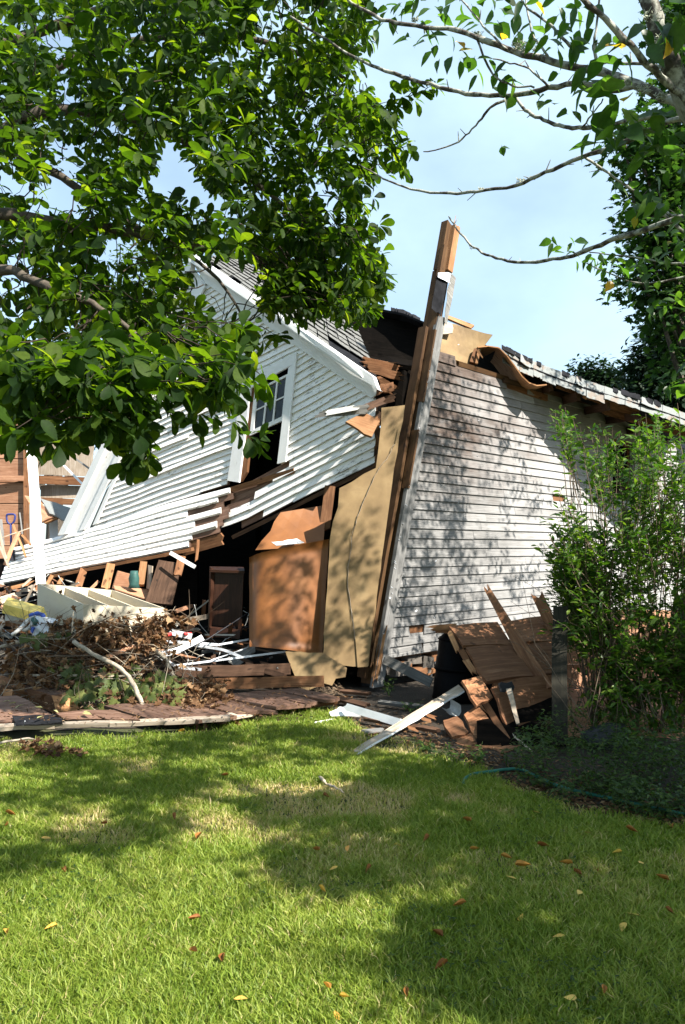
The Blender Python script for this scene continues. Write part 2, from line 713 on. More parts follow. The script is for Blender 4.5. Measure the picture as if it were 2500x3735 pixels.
def leafmat(name, stops, trans, tfac=.38, rough=.42, spec=.35):
    m, nt, b = new_mat(name)
    at = nd(nt, 'ShaderNodeAttribute', attribute_name='rnd')
    ad = nd(nt, 'ShaderNodeMath', operation='ADD')
    nt.links.new(at.outputs['Fac'], ad.inputs[0])
    nt.links.new(objrandom(nt), ad.inputs[1])
    fr = nd(nt, 'ShaderNodeMath', operation='FRACT')
    nt.links.new(ad.outputs[0], fr.inputs[0])
    c = ramp(nt, fr.outputs[0], stops)
    g = worldnoise(nt, 60, 3)
    c = mixc(nt, 1.0, c, ramp(nt, g, [(.25, .8), (.75, 1.2)]), 'MULTIPLY')
    nt.links.new(c, b.inputs['Base Color'])
    b.inputs['Roughness'].default_value = rough
    b.inputs['Specular IOR Level'].default_value = spec
    tr = nd(nt, 'ShaderNodeBsdfTranslucent')
    tcol = mixc(nt, 1.0, c, trans, 'MULTIPLY')
    nt.links.new(tcol, tr.inputs['Color'])
    mx = nd(nt, 'ShaderNodeMixShader')
    mx.inputs['Fac'].default_value = tfac
    nt.links.new(b.outputs['BSDF'], mx.inputs[1])
    nt.links.new(tr.outputs['BSDF'], mx.inputs[2])
    nt.links.new(mx.outputs[0], nt.nodes['Material Output'].inputs['Surface'])


leafmat('magnolia_leaf', [(0, (.008, .021, .004)), (.5, (.015, .036, .006)), (.85, (.029, .058, .008)), (1, (.062, .094, .012))], (6.6, 5.9, 1.0), .44, .6, .15)
leafmat('cherry_leaf', [(0, (.018, .045, .012)), (.6, (.028, .068, .014)), (.975, (.05, .095, .018)), (1, (.35, .19, .03))], (4.0, 4.2, 1.2), .42, .42)
leafmat('maple_leaf', [(0, (.012, .034, .010)), (.6, (.020, .052, .014)), (1, (.038, .075, .019))], (2.8, 3.0, 1.0), .30, .55, .15)
leafmat('evergreen', [(0, (.008, .020, .010)), (.6, (.013, .030, .014)), (1, (.024, .046, .018))], (1.6, 2, 1.0), .2, .6, .2)
leafmat('far_leaf', [(0, (.03, .055, .014)), (.6, (.05, .085, .02)), (1, (.085, .12, .03))], (2.2, 2.3, 1.0), .3, .55, .2)
leafmat('shrub_leaf', [(0, (.026, .066, .010)), (.5, (.048, .108, .014)), (1, (.11, .17, .022))], (2.6, 2.8, 1.1), .36, .45)
leafmat('ground_leaf', [(0, (.018, .042, .007)), (.6, (.032, .068, .010)), (1, (.07, .11, .018))], (2.4, 2.6, 1.1), .3, .5)
leafmat('wilted_leaf', [(0, (.05, .075, .018)), (.6, (.09, .115, .026)), (1, (.16, .17, .045))], (1.6, 1.7, .9), .25, .6)
leafmat('dead_leaf', [(0, (.06, .03, .015)), (.45, (.13, .07, .034)), (.8, (.22, .13, .065)), (1, (.34, .23, .13))], (1.6, 1.2, .8), .2, .7, .15)
leafmat('lawn_leaf', [(0, (.22, .085, .025)), (.5, (.38, .17, .045)), (.8, (.52, .27, .06)), (1, (.62, .42, .07))], (1.4, 1.2, .7), .2, .6, .15)
leafmat('pale_leaf', [(0, (.36, .36, .14)), (1, (.52, .50, .22))], (1.4, 1.4, .8), .25, .6)

# bark
m, nt, b = new_mat('bark')
n1 = worldnoise(nt, 26, 6, .7)
c1 = ramp(nt, n1, [(.3, (.035, .027, .02)), (.6, (.10, .08, .06)), (.8, (.19, .16, .125))])
nt.links.new(c1, b.inputs['Base Color'])
b.inputs['Roughness'].default_value = .9
bump(nt, b, n1, .7, .01)
m, nt, b = new_mat('lichen_bark')
n1 = worldnoise(nt, 45, 6, .7)
n2 = worldnoise(nt, 16, 5, .6)
c1 = ramp(nt, n1, [(.3, (.03, .024, .019)), (.7, (.09, .073, .058))])
c2 = ramp(nt, n1, [(.3, (.22, .22, .18)), (.7, (.44, .44, .38))])
c1 = mixc(nt, ramp(nt, n2, [(.44, 0.0), (.54, 1.0)]), c1, c2)
nt.links.new(c1, b.inputs['Base Color'])
b.inputs['Roughness'].default_value = .9
bump(nt, b, n1, .6, .006)
plain('lichen', (.38, .40, .31), .95, 0, .3, 80)
plain('twig', (.11, .08, .055), .9, 0, .4, 40)
plain('dark_twig', (.035, .026, .018), .9, 0, .4, 40)
plain('pale_twig', (.34, .29, .22), .85, 0, .35, 50)

# ground
m, nt, b = new_mat('lawn_soil')
n1 = worldnoise(nt, 3.0, 6)
n2 = worldnoise(nt, 55, 4, .7)
c1 = ramp(nt, n1, [(.3, (.05, .07, .016)), (.6, (.09, .095, .03)), (.8, (.16, .13, .06))])
c1 = mixc(nt, ramp(nt, n2, [(.35, .6), (.7, 0.0)]), c1, (.02, .018, .009))
nt.links.new(c1, b.inputs['Base Color'])
b.inputs['Roughness'].default_value = .95
bump(nt, b, n2, .8, .02)
m, nt, b = new_mat('dirt')
n1 = worldnoise(nt, 4.0, 6)
n2 = worldnoise(nt, 70, 5, .7)
c1 = ramp(nt, n1, [(.3, (.035, .026, .016)), (.6, (.07, .052, .034)), (.8, (.13, .10, .07))])
c1 = mixc(nt, ramp(nt, n2, [(.4, .7), (.7, 0.0)]), c1, (.015, .011, .007))
nt.links.new(c1, b.inputs['Base Color'])
b.inputs['Roughness'].default_value = .95
bump(nt, b, n2, .9, .03)
m, nt, b = new_mat('grass_blade')
at = nd(nt, 'ShaderNodeAttribute', attribute_name='rnd')
c1 = ramp(nt, at.outputs['Fac'], [(0, (.06, .115, .013)), (.35, (.17, .245, .027)), (.62, (.285, .33, .062)), (.82, (.46, .40, .165)), (1, (.58, .46, .26))])
nt.links.new(c1, b.inputs['Base Color'])
b.inputs['Roughness'].default_value = .5
b.inputs['Specular IOR Level'].default_value = .3
tr = nd(nt, 'ShaderNodeBsdfTranslucent')
nt.links.new(mixc(nt, 1.0, c1, (1.7, 1.7, .9), 'MULTIPLY'), tr.inputs['Color'])
mx = nd(nt, 'ShaderNodeMixShader')
mx.inputs['Fac'].default_value = .35
nt.links.new(b.outputs['BSDF'], mx.inputs[1])
nt.links.new(tr.outputs['BSDF'], mx.inputs[2])
nt.links.new(mx.outputs[0], nt.nodes['Material Output'].inputs['Surface'])

# ------------------------------------------------------------------ leaves


def leaf_template(kind):
    """unit leaf: stem at origin, tip at +Y, upper face +Z; returns verts, tris"""
    if kind == 'magnolia':
        prof = [(0, .012), (.33, .18), (.62, .27), (.84, .22), (.95, .10), (1.0, 0)]
        droop, fold = .16, .22
    elif kind == 'cherry':
        prof = [(0, .008), (.14, .012), (.26, .18), (.48, .28), (.70, .21), (.88, .08), (1.0, 0)]
        droop, fold = .22, .28
    elif kind == 'small':
        prof = [(0, .01), (.38, .19), (.72, .13), (1, 0)]
        droop, fold = .10, .25
    elif kind == 'needle':
        prof = [(0, .05), (.5, .22), (1, 0)]
        droop, fold = .18, .2
    if kind in ('maple', 'dead'):
        out = [(0, 0), (.17, .06), (.42, .02), (.33, .22), (.50, .42), (.28, .44), (.24, .66), (.10, .62), (0, 1.0)]
        pts = out + [(-x, y) for x, y in out[-2:0:-1]]
        V = [(0, .38, 0)]
        for i, (x, y) in enumerate(pts):
            if kind == 'dead':
                z = .55 * abs(x) + .35 * (y - .4) ** 2 + .10 * math.sin(i * 2.1)
                x *= .72
            else:
                z = -.22 * abs(x) - .12 * (y - .4) ** 2
            V.append((x, y, z))
        n = len(pts)
        F = [(0, 1 + i, 1 + (i + 1) % n) for i in range(n)]
        return np.array(V), np.array(F)
    V, F = [], []
    for i, (y, w) in enumerate(prof):
        z = -droop * y * y
        V += [(0, y, z), (-w, y, z + fold * w), (w, y, z + fold * w)]
    for i in range(len(prof) - 1):
        a, c = i * 3, (i + 1) * 3
        F += [(a, c, c + 1), (a, c + 1, a + 1), (a, a + 2, c + 2), (a, c + 2, c)]
    return np.array(V), np.array(F)


TPL = {k: leaf_template(k) for k in ('magnolia', 'cherry', 'small', 'needle', 'maple', 'dead')}


def bent(kind, curl, twist, width, wave):
    V, F = TPL[kind]
    V = V.copy()
    V[:, 0] *= width
    V[:, 2] += -curl * V[:, 1] ** 2 + twist * V[:, 0] * V[:, 1] + wave * np.sin(V[:, 1] * 8 + V[:, 0] * 9) * (np.abs(V[:, 0]) > .01)
    return V, F


VAR = {}
for k_ in ('magnolia', 'cherry', 'small', 'maple', 'dead'):
    VAR[k_] = [k_]
    for j_, a_ in enumerate(((.25, .5, .8, .02), (-.18, -.4, 1.15, .03), (.5, .2, .62, .04), (.05, -.9, .9, .015))):
        TPL[k_ + str(j_)] = bent(k_, *a_)
        VAR[k_].append(k_ + str(j_))
LEAFME = {}


def frame(axis, up):
    y = axis.normalized()
    z = up - y * up.dot(y)
    if z.length < 1e-4:
        z = Vector((0.3, .2, 1)) - y * y.dot(Vector((0.3, .2, 1)))
    z.normalize()
    x = y.cross(z)
    return np.array([[x[0], y[0], z[0]], [x[1], y[1], z[1]], [x[2], y[2], z[2]]])


def plant_leaves(parent, leaves, kind, mat, singles=300, single_name='leaf', rest_name='foliage', order=None):
    """leaves: list of (pos, axis, up, length). The ones that show largest become objects, the rest one mesh."""
    def show(l):
        p = l[0]
        if p[1] < .6:
            return 1e9
        u, v = PX(p)
        inside = -30 < u < 2530 and -30 < v < 3765
        return (p[1] / l[3]) if inside else 1e6 + p[1]
    lv = sorted(leaves, key=order or show)
    keep = []
    if singles:
        cand, rest = lv[:int(singles)], lv[int(singles):]
        for p, ax, up, L in cand:
            if show((p, ax, up, L)) > 1e5:
                rest.append((p, ax, up, L))
                continue
            kv = random.choice(VAR.get(kind, [kind]))
            if (kv, mat) not in LEAFME:
                LEAFME[(kv, mat)] = tri_mesh('leaf', TPL[kv][0], TPL[kv][1], None, mat, True)
            o = bpy.data.objects.new(single_name, LEAFME[(kv, mat)])
            COL.objects.link(o)
            o.parent = parent
            M = frame(ax, up) * L
            m4 = Matrix([[M[0][0], M[0][1], M[0][2], p[0] - WL[parent.name][0]], [M[1][0], M[1][1], M[1][2], p[1] - WL[parent.name][1]], [M[2][0], M[2][1], M[2][2], p[2] - WL[parent.name][2]], [0, 0, 0, 1]])
            o.matrix_local = m4
            WL[o.name] = Vector(p)
        lv = rest
    if not lv:
        return None
    N = len(lv)
    M = np.stack([frame(a, u) * L for (_, a, u, L) in lv])
    C = np.array([list(p) for (p, _, _, _) in lv])
    vs = VAR.get(kind, [kind])
    TF = TPL[kind][1]
    TVS = np.stack([TPL[x][0] for x in vs])[RNG.integers(0, len(vs), N)]
    V = np.einsum('nij,nvj->nvi', M, TVS) + C[:, None, :]
    k = TVS.shape[1]
    F = (TF[None] + (np.arange(N) * k)[:, None, None]).reshape(-1, 3)
    c = C.mean(0)
    me = tri_mesh(rest_name, V.reshape(-1, 3) - c, F, {'rnd': np.repeat(RNG.random(N), k)}, mat, kind != 'needle')
    o = link_mesh(rest_name, me, parent, Vector(c))
    return tag(o, kind='stuff') if parent is not None else o


def rosette(pos, out, n, L, spread=1.0, droop=.25, upbias=1.0):
    """leaves around a twig end"""
    res = []
    out = out.normalized()
    x = out.cross(Vector((.21, .33, .9))).normalized()
    y = out.cross(x)
    a0 = rnd(3.14)
    for i in range(n):
        a = a0 + 2 * math.pi * i / n + rnd(.35)
        ax = out * rnd(.25, .7) + (x * math.cos(a) + y * math.sin(a)) * spread + Vector((0, 0, -droop + rnd(.3)))
        up = Vector((rnd(.45), rnd(.45), upbias)) + out * .2
        res.append((pos + ax.normalized() * .012, ax, up, L * rnd(.72, 1.15)))
    return res


def in_poly(u, v, poly_):
    c = False
    n = len(poly_)
    j = n - 1
    for i in range(n):
        a, b_ = poly_[i], poly_[j]
        if (a[1] > v) != (b_[1] > v) and u < (b_[0] - a[0]) * (v - a[1]) / (b_[1] - a[1]) + a[0]:
            c = not c
        j = i
    return c


#@@STRUCTURE
# ------------------------------------------------------------------ ground
mb = MB()
n_g = 40
xs = [-300, -60, -14] + [-8 + .8 * i for i in range(21)] + [14, 60, 300]
ys = [-60, -10] + [-2 + .8 * i for i in range(21)] + [22, 40, 90, 400]


def ground_z(x, y):
    d = max(0.0, 1 - math.hypot(x, y - 5) / 9)
    return 0.0


gi = [[mb.vert((x, y, ground_z(x, y))) for x in xs] for y in ys]
for j in range(len(ys) - 1):
    for i in range(len(xs) - 1):
        mb.face([gi[j][i], gi[j][i + 1], gi[j + 1][i + 1], gi[j + 1][i]])
lawn_o = mb.build('lawn_ground', 'lawn_soil', None, True)
tag(lawn_o, kind='structure')

VB_U = [-1500, 0, 500, 840, 1000, 1150, 1250, 1350, 1600, 1750, 1900, 2100, 2500, 3400]
VB_V = [2705, 2695, 2680, 2645, 2595, 2580, 2600, 2690, 2735, 2800, 2880, 2945, 3015, 3120]


def lawn_edge(u):
    return float(np.interp(u, VB_U, VB_V))


mb = MB()
fr = [GZ(u, v) + Vector((0, rnd(.05), .006)) for u, v in zip(np.linspace(-1500, 3400, 60), [lawn_edge(x) - 25 for x in np.linspace(-1500, 3400, 60)])]
bk = [Vector((p.x * 1.5, 16.5, .006)) for p in fr]
fi = [mb.vert(p) for p in fr]
bi = [mb.vert(p) for p in bk]
for i in range(len(fi) - 1):
    mb.face([fi[i], fi[i + 1], bi[i + 1], bi[i]])
tag(mb.build('bare_soil', 'dirt'), kind='structure')

# ------------------------------------------------------------------ the collapsed house
house = thing('collapsed_house', 'collapsed white clapboard house with tilted gable and grey side wall', 'house', (0.4, 9.0, 0))


def D_gable(u):
    k = (u - CXP) / FPX
    t = (.427 - 9.2 * k) / (.883 + .469 * k)
    return 9.2 + .469 * t


N_G = Vector((-.469, -.883, 0))


def GP(u, v, off=0.0):
    """point of the gable plane, moved off metres towards the viewer along its normal"""
    return P(u, v, D_gable(u)) + N_G * off


def cv(pts):
    pu, pv = [p[0] for p in pts], [p[1] for p in pts]

    def f(u):
        if u < pu[0]:
            return pv[0] + (u - pu[0]) * (pv[1] - pv[0]) / (pu[1] - pu[0])
        if u > pu[-1]:
            return pv[-1] + (u - pu[-1]) * (pv[-1] - pv[-2]) / (pu[-1] - pu[-2])
        return float(np.interp(u, pu, pv))
    return f


def clap_strip(name, low, high, mat, parent, nrm, t_out=.016, rag=.003, tilt=None):
    """one clapboard: lists of points of its lower and upper edge; lower edge stands proud"""
    mb = MB()
    n = len(low)
    L = 0
    uo, vo = random.uniform(0, 40), random.uniform(0, 40)
    rows = []
    skew = rnd(.004)
    for i in range(n):
        if i:
            L += (low[i] - low[i - 1]).length
        h = (high[i] - low[i])
        hl = h.length
        rag_v = h.normalized() * rnd(rag)
        of = t_out + skew * (i / max(1, n - 1) - .5) + rnd(.0015)
        a = low[i] + nrm * of + rag_v
        b2 = high[i] + h * .12 + nrm * .003
        c = low[i] + nrm * .0 + rag_v
        rows.append((mb.vert(a), mb.vert(b2), mb.vert(c), L + uo, vo, hl))
    for i in range(n - 1):
        a, b_ = rows[i], rows[i + 1]
        mb.face([a[0], b_[0], b_[1], a[1]], [(a[3], a[4]), (b_[3], b_[4]), (b_[3], b_[4] + b_[5]), (a[3], a[4] + a[5])])
        mb.face([a[2], b_[2], b_[0], a[0]], [(a[3], a[4] - .01), (b_[3], b_[4] - .01), (b_[3], b_[4]), (a[3], a[4])])
    for r, flip in ((rows[0], 0), (rows[-1], 1)):
        k = [r[0], r[1], r[2]]
        mb.face(k[::-1] if flip else k, [(r[3], r[4]), (r[3], r[4] + r[5]), (r[3] + .01, r[4])])
    return mb.build(name, mat, parent)


# --- gable wall: sheathing behind and clapboards in front
OUT_UL = [(717, 985), (770, 1040), (1100, 1278), (1085, 1292), (890, 1395), (862, 1560), (815, 1770), (600, 1822), (478, 1860), (340, 1918), (352, 1880), (440, 1700), (310, 1930), (300, 1930)]
v0 = cv([(200, 1998), (376, 1920), (478, 1888), (616, 1837), (851, 1763), (1100, 1672)])
v1 = cv([(200, 1382), (760, 1035), (1400, 640)])
gable = MB()
NROW = 36


def fam(fa, fb, f):
    return lambda u: fa(u) * (1 - f) + fb(u) * f


sheath_rows = []


def span_in(curve_mid, ua, ub, test):
    us = np.arange(ua, ub, 4.0)
    ins = [test(u, curve_mid(u)) for u in us]
    spans, st = [], None
    for u, q_ in zip(us, ins):
        if q_ and st is None:
            st = u
        if not q_ and st is not None:
            spans.append((st, u))
            st = None
    if st is not None:
        spans.append((st, us[-1]))
    return [s for s in spans if s[1] - s[0] > 10]


gable_poly = [(725, 985), (1105, 1270), (1090, 1300), (888, 1400), (868, 1500), (812, 1800), (300, 2000), (338, 1915), (358, 1880), (440, 1712), (330, 1900), (262, 1955)]


def test_ul(u, v):
    lo = v0(u)
    if v > lo + 2:
        return False
    # rakes
    if v < 945 + (u - 715) * .712 + 34:
        return False
    lr = 717 - (v - 937) * .473 + 48
    if u < lr:
        return False
    # small window on the left
    if v > 1690 and u < 440 - (v - 1712) * .455 + 6:
        return False
    # big window with its casings
    if u > 895 - (v - 1390) * .19 and v > 1402 - (u - 880) * .5:
        return False
    return True


clap_jobs = []
for i in range(NROW + 4):
    f0, f1 = i / NROW, (i + 1) / NROW
    lo, hi = fam(v0, v1, f0), fam(v0, v1, f1)
    md = fam(v0, v1, (f0 + f1) / 2)
    for a, b_ in span_in(md, 200, 1110, test_ul):
        cuts = [a]
        x = a + rnd(120, 420)
        while x < b_ - 90:
            cuts.append(x)
            x += rnd(220, 480)
        cuts.append(b_)
        for c0, c1 in zip(cuts[:-1], cuts[1:]):
            clap_jobs.append((lo, hi, c0 + (1.2 if c0 != a else -4), c1 + (4 if c1 == b_ else 0), None))

vr0 = cv([(780, 1958), (900, 1920), (1028, 1852), (1200, 1770), (1371, 1688), (1450, 1650)])
vr1 = cv([(700, 1567), (1083, 1341), (1500, 1095)])
NR = 18
starts = {0: 967, 1: 795, 2: 808, 3: 935, 4: 1003, 5: 1062}


def test_r(u, v):
    if v < 945 + (u - 715) * .712 + 40:
        return False
    return u < 1372


for i in range(NR + 3):
    f0, f1 = i / NR, (i + 1) / NR
    lo, hi = fam(vr0, vr1, f0), fam(vr0, vr1, f1)
    md = fam(vr0, vr1, (f0 + f1) / 2)
    ua = starts.get(i)
    if ua is None:
        vm = md(1075)
        ua = 1088 - (vm - 1330) * .172
    for a, b_ in span_in(md, ua, 1374, test_r):
        cuts = [a]
        if random.random() < .5 and b_ - a > 200:
            cuts.append(rnd(a + 80, b_ - 80))
        cuts.append(b_)
        for c0, c1 in zip(cuts[:-1], cuts[1:]):
            clap_jobs.append((lo, hi, c0 + (1.2 if c0 != a else -3), c1, None))

vs1 = cv([(0, 2014), (45, 2002), (185, 1968), (319, 1930), (407, 1908), (619, 1838), (841, 1780), (900, 1758)])
vs0 = cv([(0, 2131), (224, 2085), (500, 2032), (700, 1994), (850, 1948)])
NS = 8
ends = [690, 702, 793, 712, 808, 686, 797, 841]


def flare(u, f):
    k = max(0.0, min(1.0, (950 - u) / 850))
    return .62 * k * (1 - f) ** 1.15 + .04


for i in range(NS):
    f0, f1 = i / NS, (i + 1) / NS
    lo, hi = fam(vs0, vs1, f0), fam(vs0, vs1, f1)
    a, b_ = 45 * f0 + 2, ends[i]
    cuts = [a] + ([rnd(a + 150, b_ - 150)] if random.random() < .7 else []) + [b_]
    for c0, c1 in zip(cuts[:-1], cuts[1:]):
        clap_jobs.append((lo, hi, c0 + (1.5 if c0 != a else 0), c1, (f0, f1)))

# sheathing (one rough mesh behind the boards) is the gable wall itself
mb = MB()


def add_sheath(mb, lo, hi, ua, ub, sk, off=-.012, step=60):
    n = max(2, int((ub - ua) / step) + 1)
    us = np.linspace(ua, ub, n)
    rows = []
    for u in us:
        if sk:
            a = P(u, lo(u), D_gable(u) - flare(u, sk[0])) + N_G * off
            b2 = P(u, hi(u), D_gable(u) - flare(u, sk[1])) + N_G * off
        else:
            a, b2 = GP(u, lo(u), off), GP(u, hi(u), off)
        rows.append((mb.vert(a), mb.vert(b2), mb.vert(a - N_G * .02), mb.vert(b2 - N_G * .02), u / 280))
    for x, y in zip(rows[:-1], rows[1:]):
        mb.face([x[0], y[0], y[1], x[1]], [(x[4], 0), (y[4], 0), (y[4], .12), (x[4], .12)])
        mb.face([x[3], y[3], y[2], x[2]], [(x[4], 0), (y[4], 0), (y[4], .12), (x[4], .12)])
        mb.face([x[2], y[2], y[0], x[0]])
        mb.face([x[1], y[1], y[3], x[3]])


for lo, hi, a, b_, sk in clap_jobs:
    add_sheath(mb, lo, hi, a - 3, b_ + 3, sk)
# brown sheathing that shows where clapboards are torn off
for i, (a, b_) in {1: (690, 800), 2: (700, 812), 3: (700, 830), 4: (800, 835), 5: (680, 815), 6: (790, 850)}.items():
    add_sheath(mb, fam(vs0, vs1, i / NS), fam(vs0, vs1, (i + 1) / NS), a, b_, (i / NS, (i + 1) / NS))
for i, (a, b_) in {0: (880, 970), 3: (800, 940), 4: (840, 1010), 5: (850, 1066), 2: (790, 830)}.items():
    add_sheath(mb, fam(vr0, vr1, i / NR), fam(vr0, vr1, (i + 1) / NR), a, b_, None)
gable_wall = mb.build('gable_wall', 'deck_plank', house)
tag(gable_wall, 'tilted white gable wall with brown sheathing showing through')
for lo, hi, a, b_, sk in clap_jobs:
    n = max(2, int((b_ - a) / 55) + 1)
    us = np.linspace(a, b_, n)
    if sk:
        lp = [P(u, lo(u), D_gable(u) - flare(u, sk[0])) for u in us]
        hp = [P(u, hi(u), D_gable(u) - flare(u, sk[1])) for u in us]
        nn = N_G * .75 + Vector((0, 0, .66))
    else:
        lp = [GP(u, lo(u)) for u in us]
        hp = [GP(u, hi(u)) for u in us]
        nn = N_G
    pop = random.random()
    dz_ = Vector((0, 0, rnd(.009) - (.02 if pop < .05 else 0)))
    clap_strip('clapboard', [p + dz_ + Vector((0, 0, rnd(.003))) for p in lp], [p + dz_ * .5 for p in hp], 'gable_paint', gable_wall, nn, t_out=.030 + (.02 if pop < .08 else 0), rag=.006)


def gsheet(name, corners, t, mat, parent, off, **k):
    c = [GP(u, v, off) for (u, v) in corners]
    return sheet(name, c, t, mat, parent, **k)


# rake boards and mouldings
gsheet('rake_board', [(708, 958), (1398, 1428), (1362, 1456), (757, 1036)], .03, 'trim_paint', house, .045, nu=8, jag={'right': .02})
gsheet('rake_moulding', [(722, 932), (1386, 1384), (1400, 1430), (716, 966)], .10, 'trim_paint', house, .16, nu=10, rough=.004, jag={'right': .03})
gsheet('rake_moulding', [(736, 952), (1330, 1356), (1345, 1386), (742, 980)], .05, 'trim_paint', house, .175, nu=8, rough=.004)
gsheet('rake_board', [(704, 975), (757, 1036), (312, 1934), (262, 1950)], .03, 'trim_paint', house, .043, nv=8, grain='v')
gsheet('rake_moulding', [(716, 938), (720, 985), (262, 1946), (236, 1953)], .09, 'trim_paint', house, .13, nv=8, grain='v', rough=.003)
gsheet('rake_moulding', [(742, 1030), (760, 1050), (322, 1932), (304, 1935)], .03, 'trim_paint', house, .075, nv=8, grain='v', rough=.002)
# bottom sill of the torn gable
sk_pts = [(190, 2098), (330, 2070), (470, 2043), (600, 2018), (700, 1998)]
for (a, b_) in zip(sk_pts[:-1], sk_pts[1:]):
    stick('sill_board', P(a[0], a[1] + 5, D_gable(a[0]) - .58), P(b_[0] + 3, b_[1] + 5, D_gable(b_[0]) - .45), .045, .09, 'brown_plank', house, warp=.004)
stick('sill_board', GP(690, 2006, .12), GP(820, 1965, .05), .16, .04, 'brown_plank', house, jag0=.02, jag1=.03)
stick('sill_board', GP(850, 1960, .0), GP(1372, 1697, .0), .05, .05, 'dark_plank', house, warp=.004)
stick('sill_board', GP(846, 1786, .015), GP(1075, 1718, .015), .07, .03, 'brown_plank', house, jag0=.015, jag1=.02)

# big window in the gable
window = thing('window', None, None, (0, 0, 0))
window.parent = house
window.location = GP(985, 1560) - WL[house.name]
WL[window.name] = GP(985, 1560)
tag(window, 'six-pane sash over an empty dark opening in white casing')
gsheet('casing', [(893, 1392), (925, 1400), (880, 1757), (838, 1752)], .035, 'trim_paint', window, .05, nv=4, grain='v', jag={'bottom': .015})
gsheet('casing', [(1060, 1345), (1087, 1322), (1049, 1690), (1019, 1692)], .035, 'trim_paint', window, .05, nv=4, grain='v', jag={'bottom': .02})
gsheet('casing', [(884, 1393), (1090, 1288), (1087, 1325), (922, 1418)], .035, 'trim_paint', window, .048, nu=4)
gsheet('jamb', [(922, 1412), (934, 1410), (902, 1722), (880, 1757)], .05, 'brown_plank', window, .012, nv=3, grain='v')
# sash
S_TL, S_TR, S_BR, S_BL = (932, 1426), (1058, 1362), (1040, 1532), (914, 1590)


def sash_pt(a, b_):
    x0 = (S_TL[0] + (S_TR[0] - S_TL[0]) * a, S_TL[1] + (S_TR[1] - S_TL[1]) * a)
    x1 = (S_BL[0] + (S_BR[0] - S_BL[0]) * a, S_BL[1] + (S_BR[1] - S_BL[1]) * a)
    return (x0[0] + (x1[0] - x0[0]) * b_, x0[1] + (x1[1] - x0[1]) * b_)


def sash_q(a0, a1, b0, b1):
    return [sash_pt(a0, b0), sash_pt(a1, b0), sash_pt(a1, b1), sash_pt(a0, b1)]


for q_ in ((0, .10, 0, 1), (.92, 1, 0, 1)):
    gsheet('sash_rail', sash_q(*q_), .03, 'trim_paint', window, .02, grain='v')
for q_ in ((0.1, .92, 0, .05), (.1, .92, .90, 1)):
    gsheet('sash_rail', sash_q(*q_), .03, 'trim_paint', window, .0205)
for a0 in (.355, .635):
    gsheet('muntin', sash_q(a0, a0 + .04, .05, .90), .02, 'trim_paint', window, .017, grain='v')
for a0, a1 in ((.10, .355), (.395, .635), (.675, .92)):
    gsheet('muntin', sash_q(a0, a1, .455, .485), .02, 'trim_paint', window, .0165)
    for b0, b1 in ((.05, .455), (.485, .90)):
        o = gsheet('pane', sash_q(a0, a1, b0, b1), .004, 'window_glass', window, -.001)
# narrow window at the left rake
win2 = thing('window', None, None, (0, 0, 0))
win2.parent = house
win2.location = GP(380, 1830) - WL[house.name]
WL[win2.name] = GP(380, 1830)
tag(win2, 'narrow slanted window opening beside the left rake board')
gsheet('casing', [(436, 1712), (446, 1716), (362, 1908), (347, 1916)], .03, 'trim_paint', win2, .05, nv=3, grain='v')
gsheet('casing', [(380, 1778), (392, 1780), (330, 1924), (314, 1930)], .03, 'trim_paint', win2, .05, nv=3, grain='v')
gsheet('casing', [(378, 1776), (434, 1708), (440, 1722), (388, 1788)], .03, 'trim_paint', win2, .052)
gsheet('pane', [(386, 1784), (438, 1716), (356, 1912), (324, 1926)], .01, 'silver_board', win2, -.02, grain='v')
gsheet('jamb', [(374, 1760), (384, 1764), (300, 1935), (290, 1938)], .03, 'trim_paint', win2, .03, nv=3, grain='v')

# roof of the gable, seen as a thin shingled strip behind the rake
groof = sheet('gable_roof', [P(850, 930, 12.2), P(1300, 1195, 11.4), GP(1384, 1392, .02), GP(724, 942, .02)], .05, 'tar_paper', house, nu=8, nv=3, rough=.01)
tag(groof, 'grey shingled roof strip above the white gable')
for rI in range(9):
    for cI in range(16):
        a0, a1 = cI / 16 + rnd(.006), (cI + 1) / 16 - .003
        b0, b1 = 1 - (rI + 1) / 9, 1 - rI / 9 + .03
        if a1 > .80 and rI < 2:
            continue
        tl, tr, br, bl = P(850, 930, 12.2), P(1300, 1195, 11.4), GP(1384, 1392, .02), GP(724, 942, .02)

        def bp(a, b):
            return tl.lerp(tr, a).lerp(bl.lerp(br, a), b)
        if random.random() < .06:
            continue
        nrm = (tr - tl).cross(bl - tl).normalized()
        if nrm.z < 0:
            nrm = -nrm
        mbq = MB()
        h0, h1 = .012, .035 + rnd(.008)
        add_sheet(mbq, [bp(a0, b0) + nrm * h0, bp(a1, b0) + nrm * h0, bp(a1, b1) + nrm * h1, bp(a0, b1) + nrm * (h1 + rnd(.006))], .006, jag={'bottom': .012}, nu=2)
        mbq.build('shingle', 'old_shingle', groof)

# splintered rafter tail behind the rake end
for (a, b_, w) in (((1325, 1318, 9.5), (1440, 1352, 9.7), .14), ((1340, 1345, 9.4), (1468, 1372, 9.6), .10), ((1380, 1390, 9.35), (1438, 1424, 9.5), .12), ((1360, 1340, 9.6), (1430, 1330, 9.8), .08)):
    stick('rafter_tail', a, b_, w, .08, 'brown_plank', house, jag0=.04, jag1=.09, cols=6, warp=.01)
poly('rafter_tail', ragged([(1382, 1440, 9.1), (1440, 1424, 9.3), (1436, 1392, 9.3), (1390, 1400, 9.15)], 6, 20), .05, 'brown_plank', house)
stick('lintel_board', P(1235, 1500, 9.45), P(1440, 1450, 9.35), .09, .10, 'dark_plank', house, jag1=.05, jag0=.03, cols=4)

